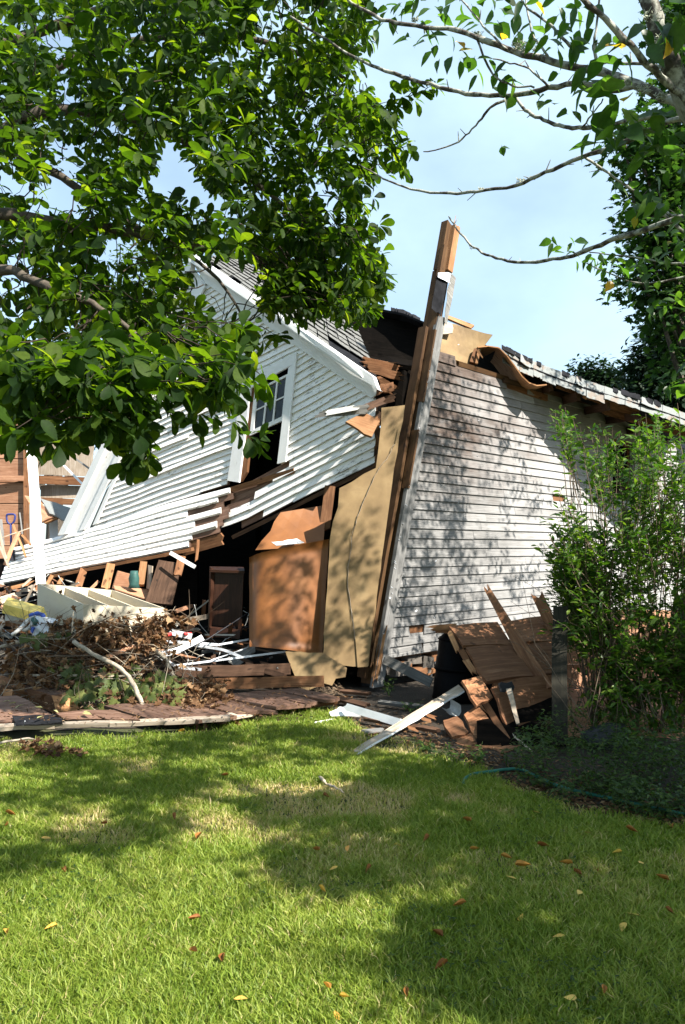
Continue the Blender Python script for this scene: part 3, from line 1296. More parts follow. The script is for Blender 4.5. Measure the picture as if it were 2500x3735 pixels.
# ------------------------------------------------------------------ side wall
WD = Vector((.70, .713, 0)).normalized()
N_S = Vector((.713, -.70, 0)).normalized()
S_O = Vector((.771, 9.0, 0))


def s_of_u(u):
    k = (u - CXP) / FPX
    return (S_O.y * k - S_O.x) / (WD.x - WD.y * k)


def SP(s, z, off=0.0):
    return S_O + WD * s + Vector((0, 0, z)) + N_S * off


def SU(u, v, off=0.0):
    s = s_of_u(u)
    p = S_O + WD * s
    return SP(s, CAMH - (v - HYP) / FPX * p.y, off)


def s_left(z):
    return -.483 + (z - .085) * (1.02 / 3.865)


mb = MB()
for (a, b_, z0, z1) in ((s_left(.3) + .02, 8.7, .33, 1.5), (s_left(1.5) + .02, 8.7, 1.5, 2.4), (s_left(2.4) + .02, 5.3, 2.4, 3.35), (5.95, 8.7, 2.4, 3.35), (s_left(3.35) + .02, 8.7, 3.35, 3.93)):
    add_sheet(mb, [SP(s_left(z1) + .02 if a < 3 else a, z1, -.012), SP(b_, z1, -.012), SP(b_, z0, -.012), SP(s_left(z0) + .02 if a < 3 else a, z0, -.012)], .025, nu=4)
side_wall = mb.build('side_wall', 'brown_plank', house)
tag(side_wall, 'weathered grey clapboard side wall dappled with leaf shadow')
EXPO = .114
for i in range(32):
    z0 = .355 + EXPO * i
    z1 = z0 + EXPO
    sl_ = s_left((z0 + z1) / 2) + .02
    end = 8.6
    spans = [(sl_, end)]
    if 2.35 < z0 < 3.35:
        spans = [(sl_, 5.28), (5.98, end)]
    if i == 31:
        spans = [(sl_, sl_ + .36)]
    if i == 30:
        spans = [(sl_, sl_ + 1.55), (sl_ + 2.1, end)]
    if i == 0:
        spans = [(sl_, sl_ + .62), (sl_ + .64, end)]
    if i == 2:
        spans = [(sl_, sl_ + .32), (sl_ + .60, end)]
    if i == 17:
        spans = [(sl_, 3.32), (3.70, end)]
    for a, b_ in spans:
        cuts = [a]
        x = a + rnd(.5, 2.4)
        while x < b_ - .6:
            cuts.append(x)
            x += rnd(1.6, 3.4)
        cuts.append(b_)
        for c0, c1 in zip(cuts[:-1], cuts[1:]):
            n = max(2, int((c1 - c0) / .5) + 1)
            ss = np.linspace(c0 + (.003 if c0 != a else 0), c1, n)
            dz, dz2 = rnd(.003), rnd(.004)
            sag = -.0035 * (i - 16) * 0
            lp = [SP(s + (s_left(z0) - sl_ + .02 if s == ss[0] and c0 == a else 0), z0 + dz + dz2 * k / n) for k, s in enumerate(ss)]
            hp = [SP(s + (s_left(z1) - sl_ + .02 if s == ss[0] and c0 == a else 0), z1 + dz + dz2 * k / n) for k, s in enumerate(ss)]
            clap_strip('clapboard', lp, hp, 'side_clapboard', side_wall, N_S, t_out=.026, rag=.002)
stick('top_plate', SU(1668, 1325, .0), SU(1850, 1380, .0), .06, .05, 'post_brown', side_wall, jag0=.02, jag1=.03, warp=.005)
stick('top_plate', SU(1830, 1385, .02), SU(2420, 1545, .02), .07, .06, 'dark_plank', side_wall, warp=.01)
stick('door_stile', SP(5.20, 2.3, .03), SP(5.20, 3.4, .03), .07, .03, 'grey_board', side_wall, wd=WD)
stick('door_stile', SP(6.03, 2.3, .03), SP(6.03, 3.4, .03), .07, .03, 'grey_board', side_wall, wd=WD)
stick('wall_joint', SP(3.93, .4, .021), SP(4.1, 2.35, .021), .03, .012, 'grey_board', side_wall, wd=WD)

# corner board and corner post, leaning with the racked wall


def corner(z, ds, off):
    return SP(s_left(z) + ds, z, off)


mb = MB()
zz = [.05, .6, 1.3, 2.0, 2.7, 3.4, 4.0, 4.44]
for z0, z1 in zip(zz[:-1], zz[1:]):
    w0, w1 = (.16, .16) if z1 < 4.3 else (.16, .12)
    add_sheet(mb, [corner(z1, -w1, .035), corner(z1, .012, .035), corner(z0, .012, .035), corner(z0, -w0, .035)], .05, grain='v')
mb.build('corner_board', 'silver_board', house)
N_L = Vector((-N_S.y, N_S.x, 0))          # looking along the left face of the corner
N_L = -WD
mb = MB()


def post_seg(z0, z1, s0, depth, off, mat_mb, e=.0):
    # square post behind the corner board: the left face is turned to the gable side
    pts = []
    for z in (z0, z1):
        o = corner(z, s0 + e * (z - z0), off)
        pts.append([o, o + WD * .10, o + WD * .10 - N_S * depth, o - N_S * depth])
    f = [mat_mb.vert(p) for p in pts[0]] + [mat_mb.vert(p) for p in pts[1]]
    for k in range(4):
        k2 = (k + 1) % 4
        mat_mb.face([f[k], f[k2], f[4 + k2], f[4 + k]], [(0, k * .1), (0, k * .1 + .1), (z1 - z0, k * .1 + .1), (z1 - z0, k * .1)])
    mat_mb.face([f[4], f[5], f[6], f[7]])
    mat_mb.face([f[3], f[2], f[1], f[0]])


for z0, z1 in ((.08, 1.4), (1.4, 2.8), (2.8, 4.0), (4.0, 4.75), (4.75, 5.08)):
    post_seg(z0, z1 - .002, -.13, .20, .012, mb)
post = mb.build('corner_post', 'post_brown', house)
tag(post, 'tall leaning brown corner post jutting above the roof')
stick('post_strip', corner(.15, -.20, -.12), corner(4.3, -.19, -.12), .12, .05, 'post_brown', house, warp=.004, seg=6, wd=N_S)
stick('post_strip', corner(2.3, -.15, .0), corner(3.0, -.15, .0), .10, .03, 'post_brown', house, warp=.003, wd=N_S)
stick('post_strip', corner(3.35, -.15, .0), corner(4.25, -.15, .0), .10, .03, 'post_brown', house, jag0=.01, wd=N_S)
stick('post_top', corner(5.02, -.10, .03), corner(5.62, -.10, .03), .10, .09, 'fresh_wood', house, jag1=.015, wd=WD)  # right half lighter, left darker: sun and shade put into the wood colours
stick('post_top', corner(5.02, -.19, -.04), corner(5.66, -.19, -.04), .09, .10, 'post_brown', house, jag1=.012, jag0=.02, wd=WD)
stick('post_top', corner(4.92, -.20, .01), corner(5.33, -.20, .01), .10, .05, 'post_brown', house, jag1=.02, wd=WD)
stick('splinter', corner(5.6, -.12, .02), corner(5.78, -.11, .02), (.012, .004), .012, 'fresh_wood', house)
# tar paper wrap and sheet metal flap on the post
sheet('tar_wrap', [corner(4.92, -.27, .02), corner(4.92, -.10, .05), corner(4.45, -.10, .05), corner(4.48, -.27, .02)], .004, 'tar_paper', house, nu=4, nv=4, jag={'bottom': .05, 'top': .02}, rough=.006)
sheet('tar_wrap', [corner(4.96, -.27, .035), corner(5.02, -.04, .06), corner(4.86, -.05, .07), corner(4.90, -.28, .05)], .004, 'white_metal', house, nu=4, nv=2, rough=.006)
sheet('tar_wrap', [corner(5.0, -.08, .07), corner(4.97, .05, .06), corner(4.35, .04, .05), corner(4.42, -.04, .06)], .004, 'grey_board', house, nu=3, nv=5, jag={'bottom': .04, 'left': .02}, rough=.006)
stick('nail_strip', corner(.1, -.14, .03), corner(.7, -.13, .03), .05, .03, 'fresh_wood', house, jag0=.05, jag1=.10)
for (z, ds) in ((.15, -.2), (.3, -.24), (.22, -.1), (.5, -.23)):
    stick('splinter', corner(z, ds, .03), corner(z + rnd(.2, .4), ds + rnd(.03), .04), (.03, .015), .02, 'fresh_wood' if z == .3 else 'post_brown', house, jag0=.05, jag1=.06)

# ------------------------------------------------------------------ main roof: slid outwards to the right, so its edge stands proud of the wall
EDGE = [(1120, 1085, 12.3), (1250, 1100, 11.9), (1368, 1124, 11.5), (1470, 1140, 11.2), (1529, 1165, 11.0), (1650, 1215, 10.75), (1760, 1255, 10.45), (1830, 1285, 10.30), (1920, 1330, 10.45), (2060, 1385, 10.68), (2192, 1428, 10.93), (2371, 1484, 11.30), (2500, 1530, 11.65), (2700, 1600, 12.2)]
mb = MB()
ep = [P(*e) for e in EDGE]
bp_ = [p + Vector((-.25, 4.6, .55)) for p in ep]
top, bot, topb, botb = [], [], [], []
for i, (p, q_) in enumerate(zip(ep, bp_)):
    j = Vector((0, 0, rnd(.012)))
    top.append(mb.vert(p + j))
    bot.append(mb.vert(p + j - Vector((0, -.01, .03))))
    topb.append(mb.vert(q_))
    botb.append(mb.vert(q_ - Vector((0, 0, .05))))
for i in range(len(ep) - 1):
    mb.face([top[i], top[i + 1], topb[i + 1], topb[i]])
    mb.face([bot[i + 1], bot[i], botb[i], botb[i + 1]])
    mb.face([bot[i], bot[i + 1], top[i + 1], top[i]])
roof = mb.build('roof', 'tar_paper', house)
tag(roof, 'sagging shingled roof edge above the grey side wall')
# shingle tabs hanging over the edge
eu = [e[0] for e in EDGE]
ev = [e[1] for e in EDGE]
ey = [e[2] for e in EDGE]
u = 1834.0
tabs = [62, 50, 34, 48, 72, 40, 66, 74, 58, 80, 62, 70, 60]
for k, wpx in enumerate(tabs):
    u2 = u + wpx
    if u2 > 2640:
        break
    ya, yb = np.interp(u, eu, ey) - .02, np.interp(u2, eu, ey) - .02
    va, vb = np.interp(u, eu, ev), np.interp(u2, eu, ev)
    h = (58, 58, 52, 56, 52, 56, 62, 46, 46, 46, 46, 46, 46)[k]
    g1 = 2 if k in (5, 8) else .2
    sheet('shingle', [(u + g1, va - 24, ya + .10), (u2 - g1, vb - 24, yb + .10), (u2 - g1, vb - 24 + h, yb - .02), (u + g1, va - 24 + h, ya - .02)], .008, 'shingle', roof, nu=6, nv=2, jag={'bottom': .012}, rough=.004)
    if k % 4 == 1:
        sheet('shingle', [(u + 4, va - 27, ya + .12), (u2 - 8, vb - 27, yb + .12), (u2 - 10, vb - 24 + h * .45, yb - .04), (u + 3, va - 22 + h * .4, ya - .04)], .007, 'shingle', roof, nu=5, nv=1, jag={'bottom': .01}, rough=.003)
    u = u2
# bits of torn black shingle along the skyline
for k in range(44):
    uu = rnd(1250, 2480)
    if 1540 < uu < 1800:
        continue
    v_ = np.interp(uu, eu, ev)
    y_ = np.interp(uu, eu, ey)
    w_ = rnd(14, 34)
    dv_ = (np.interp(uu + w_, eu, ev) - v_)
    o0 = 4 if uu < 1800 else 24
    sheet('shingle', [(uu, v_ - o0 - rnd(3, 9), y_ + .1), (uu + w_, v_ + dv_ - o0 - rnd(3, 9), y_ + .1), (uu + w_, v_ + dv_ - o0 + 10, y_ + .05), (uu, v_ - o0 + 10, y_ + .05)], .01, 'tar_paper', roof, nu=3, jag={'top': .012})
# soffit wood under the edge
stick('soffit_board', (2040, 1405, 11.0), (2330, 1510, 11.6), .10, .03, 'brown_plank', roof, jag0=.06, jag1=.05, warp=.01)
stick('soffit_board', (2200, 1490, 11.7), (2500, 1580, 12.2), .14, .03, 'brown_plank', roof, jag0=.08, warp=.01)
stick('soffit_board', (2120, 1440, 11.0), (2140, 1452, 10.9), .05, .03, 'fresh_wood', roof)
for uu in (1905, 2010, 2110, 2220, 2330, 2440):
    y_ = np.interp(uu, eu, ey)
    v_ = np.interp(uu, eu, ev)
    stick('rafter', P(uu, v_ + 45, y_ + .15), P(uu, v_ + 45, y_ + .15) + Vector((-.1, 2.6, .28)), .12, .05, 'dark_plank', roof)
# torn interior panel and curled plywood above the wall
sheet('torn_panel', [(1612, 1172, 10.0), (1797, 1222, 10.1), (1690, 1345, 9.85), (1606, 1300, 9.6)], .012, 'tan_board', house, nu=7, nv=5, jag={'bottom': .03, 'top': .02}, bulge=lambda a, b: -.10 * math.sin(b * 3.1) * a)
sheet('torn_panel', [(1632, 1148, 10.3), (1722, 1182, 10.25), (1727, 1200, 10.2), (1632, 1160, 10.25)], .03, 'fresh_wood', house, nu=4, jag={'right': .05})
sheet('torn_panel', [(1600, 1170, 9.9), (1650, 1180, 9.95), (1648, 1215, 9.8), (1602, 1222, 9.75)], .012, 'pale_board', house, nu=3, nv=2, jag={'right': .03, 'bottom': .02})
stick('cripple_stud', (1722, 1325, 9.95), (1738, 1278, 10.0), .07, .06, 'brown_plank', house, jag1=.03)
stick('cripple_stud', (1738, 1328, 9.9), (1748, 1280, 9.95), .035, .04, 'fresh_wood', house, jag1=.04)
stick('splinter', (1742, 1278, 9.9), (1762, 1306, 9.85), (.03, .01), .012, 'fresh_wood', house)
mb = MB()
cp = [(1745, 1268), (1780, 1264), (1820, 1270), (1850, 1300), (1880, 1340), (1905, 1375), (1930, 1398), (1958, 1408), (1995, 1405)]
for i in range(len(cp) - 1):
    a, b_ = cp[i], cp[i + 1]
    ya, yb = 10.0 + i * .05, 10.0 + (i + 1) * .05
    add_sheet(mb, [P(a[0], a[1], ya) + Vector((0, .9, .1)), P(b_[0], b_[1], yb) + Vector((0, .9, .1)), P(b_[0], b_[1], yb), P(a[0], a[1], ya)], .014, nu=1)
mb.build('curled_plywood', 'fresh_wood', house)
sheet('wall_board', [(1835, 1392, 10.5), (2000, 1440, 11.2), (2000, 1462, 11.2), (1832, 1412, 10.45)], .02, 'brown_plank', house, jag={'left': .03, 'right': .05})
# white bent nails along the corner
for k in range(34):
    z = rnd(.4, 4.2)
    q_ = corner(z, rnd(-.15, -.125) if k < 22 else rnd(.02, 1.2), .04 if k < 22 else .02)
    stick('nail', q_, q_ + Vector((rnd(.02), -.015, rnd(.02))), .007, .007, 'white_metal', house, seg=1)

# interior: back wall, end wall, floor in near-black, room shade put into the colour
tag(sheet('back_wall', [Vector((-4.6, 15.2, 2.6)), Vector((7.0, 16.2, 4.6)), Vector((7.0, 16.2, 0)), Vector((-4.6, 15.2, 0))], .1, 'interior_shade', house), 'dark back wall inside the collapsed rooms')
sheet('partition_shade', [Vector((.80, 9.9, 3.9)), Vector((2.2, 15.2, 4.4)), Vector((2.2, 15.2, 0)), Vector((.45, 9.7, 0))], .08, 'interior_shade', house)
sheet('partition_shade', [Vector((-1.2, 11.3, 3.4)), Vector((-1.2, 15.2, 4.0)), Vector((-1.2, 15.2, 0)), Vector((-1.2, 11.3, 0))], .08, 'interior_shade', house)
sheet('attic_floor', [P(300, 1955, 13.2), P(1300, 1560, 14), P(1380, 1640, 9.6), P(300, 2000, 12.4)], .08, 'interior_shade', house)
sheet('ceiling_shade', [P(1150, 1200, 13.5), P(1520, 1230, 13.5), P(1500, 1330, 10.6), P(1290, 1330, 10.6)], .06, 'interior_shade', house, nu=4, rough=.03)
sheet('ceiling_shade', [(1180, 1125, 11.9), (1545, 1185, 11.3), (1500, 1560, 10.6), (1200, 1520, 11.0)], .04, 'interior_shade', house, nu=4, nv=4, rough=.02)  # near-black sheet added to fill the void behind the rake with shade
sheet('partition_shade', [(640, 1240, 11.9), (1150, 1290, 11.3), (1150, 1800, 11.0), (560, 1850, 11.9)], .04, 'interior_shade', house)  # near-black sheet added as shade behind the window opening
sheet('partition_shade', [(-40, 2040, 12.9), (720, 1990, 11.2), (720, 2330, 10.9), (-40, 2330, 12.0)], .04, 'interior_shade', house)  # near-black sheet added as shade behind the hanging studs
fl = sheet('floor', [Vector((-5.8, 15.2, .27)), Vector((2.2, 15.2, .27)), Vector((.55, 8.9, .25)), Vector((-3.6, 8.3, .24))], .1, 'interior_shade', house)
# stone foundation under the side wall
for k in range(34):
    s = rnd(-.35, 5.0) if k > 12 else rnd(-.3, 1.6)
    w_, h_ = rnd(.14, .34), rnd(.07, .15)
    o = MB()
    add_box(o, SP(s, .06 + rnd(0, .22), -.10 + rnd(.03)), w_, .18, h_, Matrix.Rotation(R(45) + rnd(.1), 3, 'Z') @ Matrix.Rotation(rnd(.15), 3, 'Y'))
    for i in range(8):
        o.v[i] += Vector((rnd(.02), rnd(.02), rnd(.02)))
    o.build('foundation_stone', 'stone' if k % 3 else 'brown_plank', house)
sheet('foundation', [SP(-.45, .36, -.14), SP(8.6, .36, -.14), SP(8.6, 0, -.14), SP(-.45, 0, -.14)], .2, 'dark_stone', house)

#@@DEBRIS
# ------------------------------------------------------------------ left background: plank wall and leaning things
pw = thing('plank_wall', 'brown horizontal plank wall standing behind the white leaning post', 'wall', P(120, 2020, 13.6))
pw['kind'] = 'thing'
YW = 13.6
rows_v = [1440, 1508, 1576, 1609, 1672, 1760, 1836, 1910, 1990, 2060, 2130, 2200, 2265, 2322]
for a, b_ in zip(rows_v[:-1], rows_v[1:]):
    sheet('plank', [(-420, a + 1, YW + .3), (104, a + 2, YW), (106, b_ - 1, YW), (-420, b_ - 2, YW + .3)], .03, 'shed_plank', pw, nu=2, rough=.004)
sheet('plank', [(-60, 1733, YW - .10), (88, 1735, YW - .10), (86, 1754, YW - .10), (-60, 1752, YW - .10)], .06, 'shed_plank', pw)
sheet('backing', [(-420, 1430, YW + .36), (106, 1430, YW + .10), (106, 2322, YW + .10), (-420, 2322, YW + .36)], .02, 'dark_plank', pw)
for q_ in ([(110, 1540), (205, 1560), (200, 1732), (108, 1732)], [(200, 1560), (345, 1600), (335, 1738), (200, 1734)], [(148, 1768), (300, 1772), (296, 1818), (148, 1816)]):
    sheet('panel', [(x, y, YW + .35) for x, y in q_], .02, 'pale_board', pw, nu=3, nv=3, rough=.004, grain='v')
sheet('batten', [(140, 1734, YW + .2), (340, 1742, YW + .25), (338, 1772, YW + .25), (140, 1764, YW + .2)], .04, 'brown_plank', pw)
sheet('batten', [(150, 1814, YW + .2), (275, 1820, YW + .25), (268, 1842, YW + .25), (150, 1838, YW + .2)], .04, 'brown_plank', pw)
stick('batten', (96, 1500, YW - .05), (98, 2320, YW - .05), .10, .05, 'brown_plank', pw, warp=.005)

wp = thing('white_post', 'tall bright white post leaning in front of the plank wall', 'post', P(150, 2135, 10.3))
stick('shaft', (103, 1480, 10.6), (151, 2132, 10.3), .125, .08, 'sunlit_trim', wp, warp=.003, seg=6)

mb = MB()
ch = thing('roof_chunk', 'blue-grey shingled roof chunk wedged behind the white post', 'roof piece', P(200, 1905, 12.2))
sheet('shingle_face', [(148, 1816, 12.4), (262, 1852, 12.2), (238, 1900, 11.9), (182, 1872, 12.0)], .02, 'shingle', ch, nu=4, nv=2, rough=.01, jag={'bottom': .02})
sheet('board', [(88, 1804, 12.5), (150, 1830, 12.3), (196, 1884, 12.0), (150, 1905, 12.0)], .03, 'shed_plank', ch, nu=3, nv=2, rough=.01, jag={'top': .03})
sheet('board', [(150, 1862, 12.3), (212, 1888, 12.0), (165, 1908, 12.0), (150, 1900, 12.1)], .03, 'fresh_wood', ch)
tag(stick('short_post', (196, 1893, 12.4), (198, 1975, 12.3), .13, .09, 'sunlit_trim'), 'short whitish post under the blue-grey roof chunk', 'post')
tag(stick('white_batten', (226, 1690, 12.4), (316, 1780, 12.2), .035, .03, 'sunlit_trim'), 'longer white batten slanting down beside the left rake', 'batten')
tag(stick('white_batten', (250, 1654, 12.6), (336, 1716, 12.5), .03, .03, 'silver_board'), 'thin grey-white batten above the longer white batten', 'batten')
stk_labels = ['rust-brown stick leaning against the plank wall near the shovel', 'grey stick standing upright right of the blue shovel handle', 'pale stick leaning left at the photo edge', 'thick split stick leaning right below the shovel',
              'thin straw-coloured stick crossing the tool heap', 'thick grey pole at the far left edge of the heap', 'brown stick leaning low beside the white boards', 'short pale stick at the bottom of the tool heap', 'pale twig lying almost level across the tool heap', 'dark brown stick behind the white post foot']
stk = [((48, 1912, 12.0), (96, 2030, 11.7), .03, 'fresh_wood'), ((74, 1870, 12.1), (86, 2010, 11.8), .02, 'silver_board'), ((-8, 1905, 11.8), (22, 2040, 11.5), .035, 'pale_board'), ((68, 1942, 11.7), (18, 2060, 11.5), .06, 'shed_plank'),
       ((-10, 1965, 11.7), (70, 1940, 11.8), .015, 'pale_board'), ((4, 1895, 12.0), (14, 1990, 11.9), .04, 'silver_board'), ((80, 1950, 11.9), (112, 1988, 11.7), .03, 'fresh_wood'), ((-5, 1980, 11.6), (34, 2070, 11.4), .03, 'pale_board'), ((20, 1955, 11.7), (112, 1925, 11.9), .015, 'pale_board'), ((100, 1910, 12.3), (106, 2000, 12.0), .03, 'dark_plank')]
for (a, b_, w_, mt), lab in zip(stk, stk_labels):
    tag(stick('wooden_stick', a, b_, w_, w_ * .8, mt, warp=.006, seg=4), lab, 'stick', 'sticks in the tool heap')
sv = thing('shovel', 'shovel with blue D-shaped handle standing by the plank wall', 'shovel', P(42, 2040, 12.0))
tube('grip', curve_pts([(36, 1912, 12), (27, 1902, 12), (25, 1880, 12), (34, 1876, 12), (50, 1876, 12), (56, 1882, 12), (52, 1902, 12), (43, 1912, 12)], 3), .016, .016, 'blue_plastic', sv, 6)
tube('handle', [(40, 1910, 12), (42, 2040, 12)], .016, .016, 'blue_plastic', sv, 8)
sheet('blade', [(30, 2005, 11.98), (54, 2005, 11.98), (56, 2045, 11.9), (30, 2045, 11.9)], .006, 'dark_metal', sv, nu=3, nv=2)

# ------------------------------------------------------------------ under the gable: broken studs, boards, cabinet, sheets
studs = [((305, 2080, 11.0), (285, 2145, 10.7), .10, 'brown_plank', 'leftmost short brown stud below the torn white boards'),
         ((404, 2062, 10.6), (384, 2150, 10.3), .11, 'fresh_wood', 'sunlit orange-brown stud below the torn white boards'),
         ((524, 2052, 10.2), (514, 2138, 10.0), .09, 'fresh_wood', 'hanging stud with a rounded pale end above the wooden tray'),
         ((664, 2030, 9.9), (648, 2102, 9.8), .10, 'brown_plank', 'stubby brown stud hanging right of the dark slanted board'),
         ((724, 1968, 9.8), (718, 2046, 9.75), .035, 'brown_plank', 'thin splinter of wood hanging from the sill'),
         ((1204, 1775, 9.4), (1184, 1930, 9.3), .13, 'brown_plank', 'reddish stud with a rotted end hanging beside the tan wallboard'),
         ((150, 2105, 11.4), (120, 2160, 11.2), .09, 'brown_plank', 'brown stud end in the rubble left of the cream cabinet'),
         ((235, 2095, 11.2), (212, 2135, 11.0), .05, 'fresh_wood', 'short orange stick poking from rubble behind the cream cabinet')]
for a, b_, w_, mt, lab in studs:
    tag(stick('broken_stud', a, b_, w_, w_ * .7, mt, jag1=.02, warp=.004), lab, 'stud')
tag(sheet('slanted_board', [(580, 2042, 9.9), (664, 2056, 9.9), (628, 2205, 9.5), (530, 2196, 9.5)], .025, 'dark_plank', nu=3, nv=3, grain='v', rough=.003), 'wide dark board slanting behind the cream cabinet', 'board')
tag(stick('white_stick', (622, 2016, 9.7), (712, 2068, 9.55), .05, .02, 'trim_paint', jag1=.01), 'small white board end sticking out under the sill', 'board')
dr = thing('wooden_tray', 'tan wooden tray tipped open under the gable', 'tray', P(470, 2150, 9.8))
sheet('side', [(432, 2082, 9.9), (500, 2100, 10.2), (490, 2150, 10.2), (412, 2146, 9.9)], .015, 'shed_plank', dr, grain='u')
sheet('bottom', [(415, 2135, 9.8), (545, 2150, 10.1), (552, 2190, 9.6), (420, 2148, 9.7)], .015, 'shed_plank', dr)
sheet('side', [(540, 2060, 10.2), (556, 2064, 10.1), (548, 2150, 9.8), (534, 2146, 10.0)], .015, 'pale_board', dr, grain='v')
mb = MB()
for k, r_ in ((0, .06), (.05, .075), (.10, .07), (.15, .05)):
    pass
add_tube(mb, [P(490, 2145, 9.75) + Vector((0, 0, z)) for z in (0, .05, .12, .18, .22)], .075, .045, 10, .12)
tag(mb.build('green_jug', 'teal_plastic', None, True), 'dull green jug standing in the tan tray', 'jug')

# rubble of small boards and lath under the gable
rub = [((20, 2150, 10.9), (140, 2120, 11.2), .05), ((60, 2170, 10.6), (130, 2150, 10.7), .07), ((0, 2135, 11.2), (90, 2160, 10.9), .04), ((80, 2140, 10.8), (112, 2112, 11.0), .03), ((190, 2100, 11), (150, 2170, 10.4), .05),
       ((0, 2190, 10.2), (60, 2172, 10.4), .09), ((330, 2150, 10.4), (360, 2120, 10.6), .04), ((640, 2230, 9.6), (700, 2210, 9.9), .05), ((690, 2260, 9.4), (780, 2245, 9.7), .06), ((0, 2165, 10.6), (70, 2185, 10.2), .05)]
rub_l = ['thin lath lying highest in the rubble left of the cabinet', 'brown board scrap left of the cream cabinet', 'lath under the lowest white boards at the left edge', 'short slanted lath near the white post foot', 'slanted scrap behind the cabinet corner',
         'flat scrap at the left edge above the yellow carton', 'small upright scrap behind the cabinet', 'scrap on the dark floor right of the cabinet', 'flat scrap in front of the dark wardrobe', 'low lath above the yellow carton']
for (a, b_, w_), lab in zip(rub, rub_l):
    tag(stick('wood_scrap', a, b_, w_, .025, random.choice(['brown_plank', 'fresh_wood', 'shed_plank', 'pale_board']), jag0=.015, jag1=.02), lab, 'scrap wood', 'rubble under the gable')

rh = thing('rubble_heap', 'tangled heap of lath, plaster and household bits under the torn boards', 'rubble', P(180, 2300, 9.4))
for k in range(120):
    if k < 80:
        u_, v_ = rnd(-60, 300), rnd(2125, 2330)
        y_ = np.interp(v_, [2120, 2330], [11.2, 8.6]) + rnd(.2)
    else:
        u_, v_ = rnd(560, 920), rnd(2210, 2420)
        y_ = np.interp(v_, [2210, 2420], [10.2, 8.7])
    c = P(u_, v_, y_)
    d_ = Vector((rnd(1), rnd(.5), rnd(.35))).normalized() * rnd(.06, .32)
    q_ = random.random()
    mt = random.choice(['brown_plank', 'grey_board', 'pale_board', 'dark_plank', 'shed_plank', 'grey_card', 'grey_board', 'tar_paper'])
    if q_ < .55:
        stick('lath', c - d_, c + d_, rnd(.015, .06), .015, mt, rh, jag0=.015, jag1=.02)
    elif q_ < .8:
        e_ = Vector((rnd(.4), rnd(1), rnd(.4))).normalized() * rnd(.05, .14)
        sheet('plaster_piece', [c - d_ * .6 + e_, c + d_ * .6 + e_, c + d_ * .6 - e_, c - d_ * .6 - e_], .012, mt, rh, nu=3, nv=2, jag={'left': .03, 'right': .03, 'top': .02, 'bottom': .02}, rough=.008)
    else:
        tube('cable', curve_pts([c - d_ * 1.6, c + Vector((rnd(.1), 0, rnd(.08))), c + d_ * 1.6], 4, .01), .005, .004, random.choice(['grey_hose', 'dark_metal', 'pale_twig']), rh, 5)

# dark wardrobe in the room
wd_ = thing('dark_wardrobe', 'dark brown wardrobe standing in the shadowed room', 'wardrobe', P(830, 2330, 9.6))
sheet('door', [(784, 2078, 9.6), (884, 2082, 9.6), (874, 2290, 9.6), (772, 2280, 9.6)], .03, 'cabinet_wood', wd_, grain='v')
sheet('side_panel', [(770, 2070, 9.55), (784, 2076, 9.58), (772, 2300, 9.58), (764, 2302, 9.55)], .04, 'cabinet_wood', wd_, grain='v')
sheet('stile', [(880, 2080, 9.56), (890, 2080, 9.56), (880, 2320, 9.56), (868, 2318, 9.56)], .04, 'cabinet_wood', wd_, grain='v')
sheet('plinth', [(768, 2284, 9.52), (878, 2296, 9.52), (874, 2330, 9.5), (764, 2322, 9.5)], .06, 'cabinet_wood', wd_)
sheet('top', [(766, 2066, 9.9), (890, 2068, 9.9), (892, 2082, 9.5), (766, 2078, 9.5)], .03, 'cabinet_wood', wd_)

# brown hardboard sheet, bowed
hb = MB()


def hbulge(a, b):
    return .07 * math.sin(math.pi * min(1, a * 1.1)) * .6 - .22 * max(0, a - .6) * b * 1.6 - .12 * max(0, .12 - a) / .12


add_sheet(hb, [(908, 2026, 8.75), (1200, 1966, 8.85), (1178, 2386, 8.60), (907, 2356, 8.55)], .006, nu=14, nv=10, bulge=hbulge, jag={'right': .006, 'left': .004})
tag(hb.build('hardboard_sheet', 'hardboard', None, True), 'large bowed rust-brown hardboard sheet hanging under the gable', 'board')
tag(sheet('hardboard_sheet', [(1028, 1868, 9.3), (1190, 1842, 9.4), (1180, 1990, 9.1), (938, 2006, 9.1)], .006, 'hardboard', nu=4, nv=4, jag={'left': .02}), 'smaller brown sheet slanting behind the large hardboard', 'board')
tag(sheet('torn_sheet', [(993, 1978, 9.0), (1085, 1965, 9.1), (1110, 1978, 8.95), (1010, 1990, 8.9)], .006, 'trim_paint', nu=5, jag={'bottom': .02, 'top': .02}), 'torn white paper scrap on top of the hardboard', 'scrap')

# tan wallboard in two layers beside the corner post
L1 = [(1392, 1488, 9.05), (1478, 1478, 8.95), (1420, 1820, 8.8), (1345, 2428, 8.55), (1290, 2432, 8.52), (1176, 2416, 8.50), (1190, 2200, 8.60), (1204, 1970, 8.72), (1214, 1905, 8.8), (1234, 1850, 8.8), (1239, 1780, 8.85), (1372, 1706, 8.95), (1385, 1600, 9.0)]
L1 = [(u, v, 9.03 - (v - 1488) * .00057) for u, v, y in L1]
tag(poly('wallboard', ragged(L1, 2.5, 50), .012, 'tan_board', None, Vector((0, 0, 1))), 'tall tan wallboard panel hanging beside the leaning corner post', 'wallboard')
L2 = [(1455, 1560, 8.86), (1440, 1620, 8.85), (1412, 1672, 8.84), (1369, 1731, 8.80), (1340, 1800, 8.77), (1318, 1850, 8.75), (1300, 1905, 8.72), (1284, 1960, 8.68), (1282, 2000, 8.66), (1272, 2070, 8.63), (1269, 2130, 8.6), (1278, 2200, 8.57), (1290, 2270, 8.53), (1297, 2350, 8.5), (1306, 2434, 8.47), (1342, 2432, 8.47), (1370, 2200, 8.58), (1400, 1980, 8.68), (1430, 1760, 8.8)]
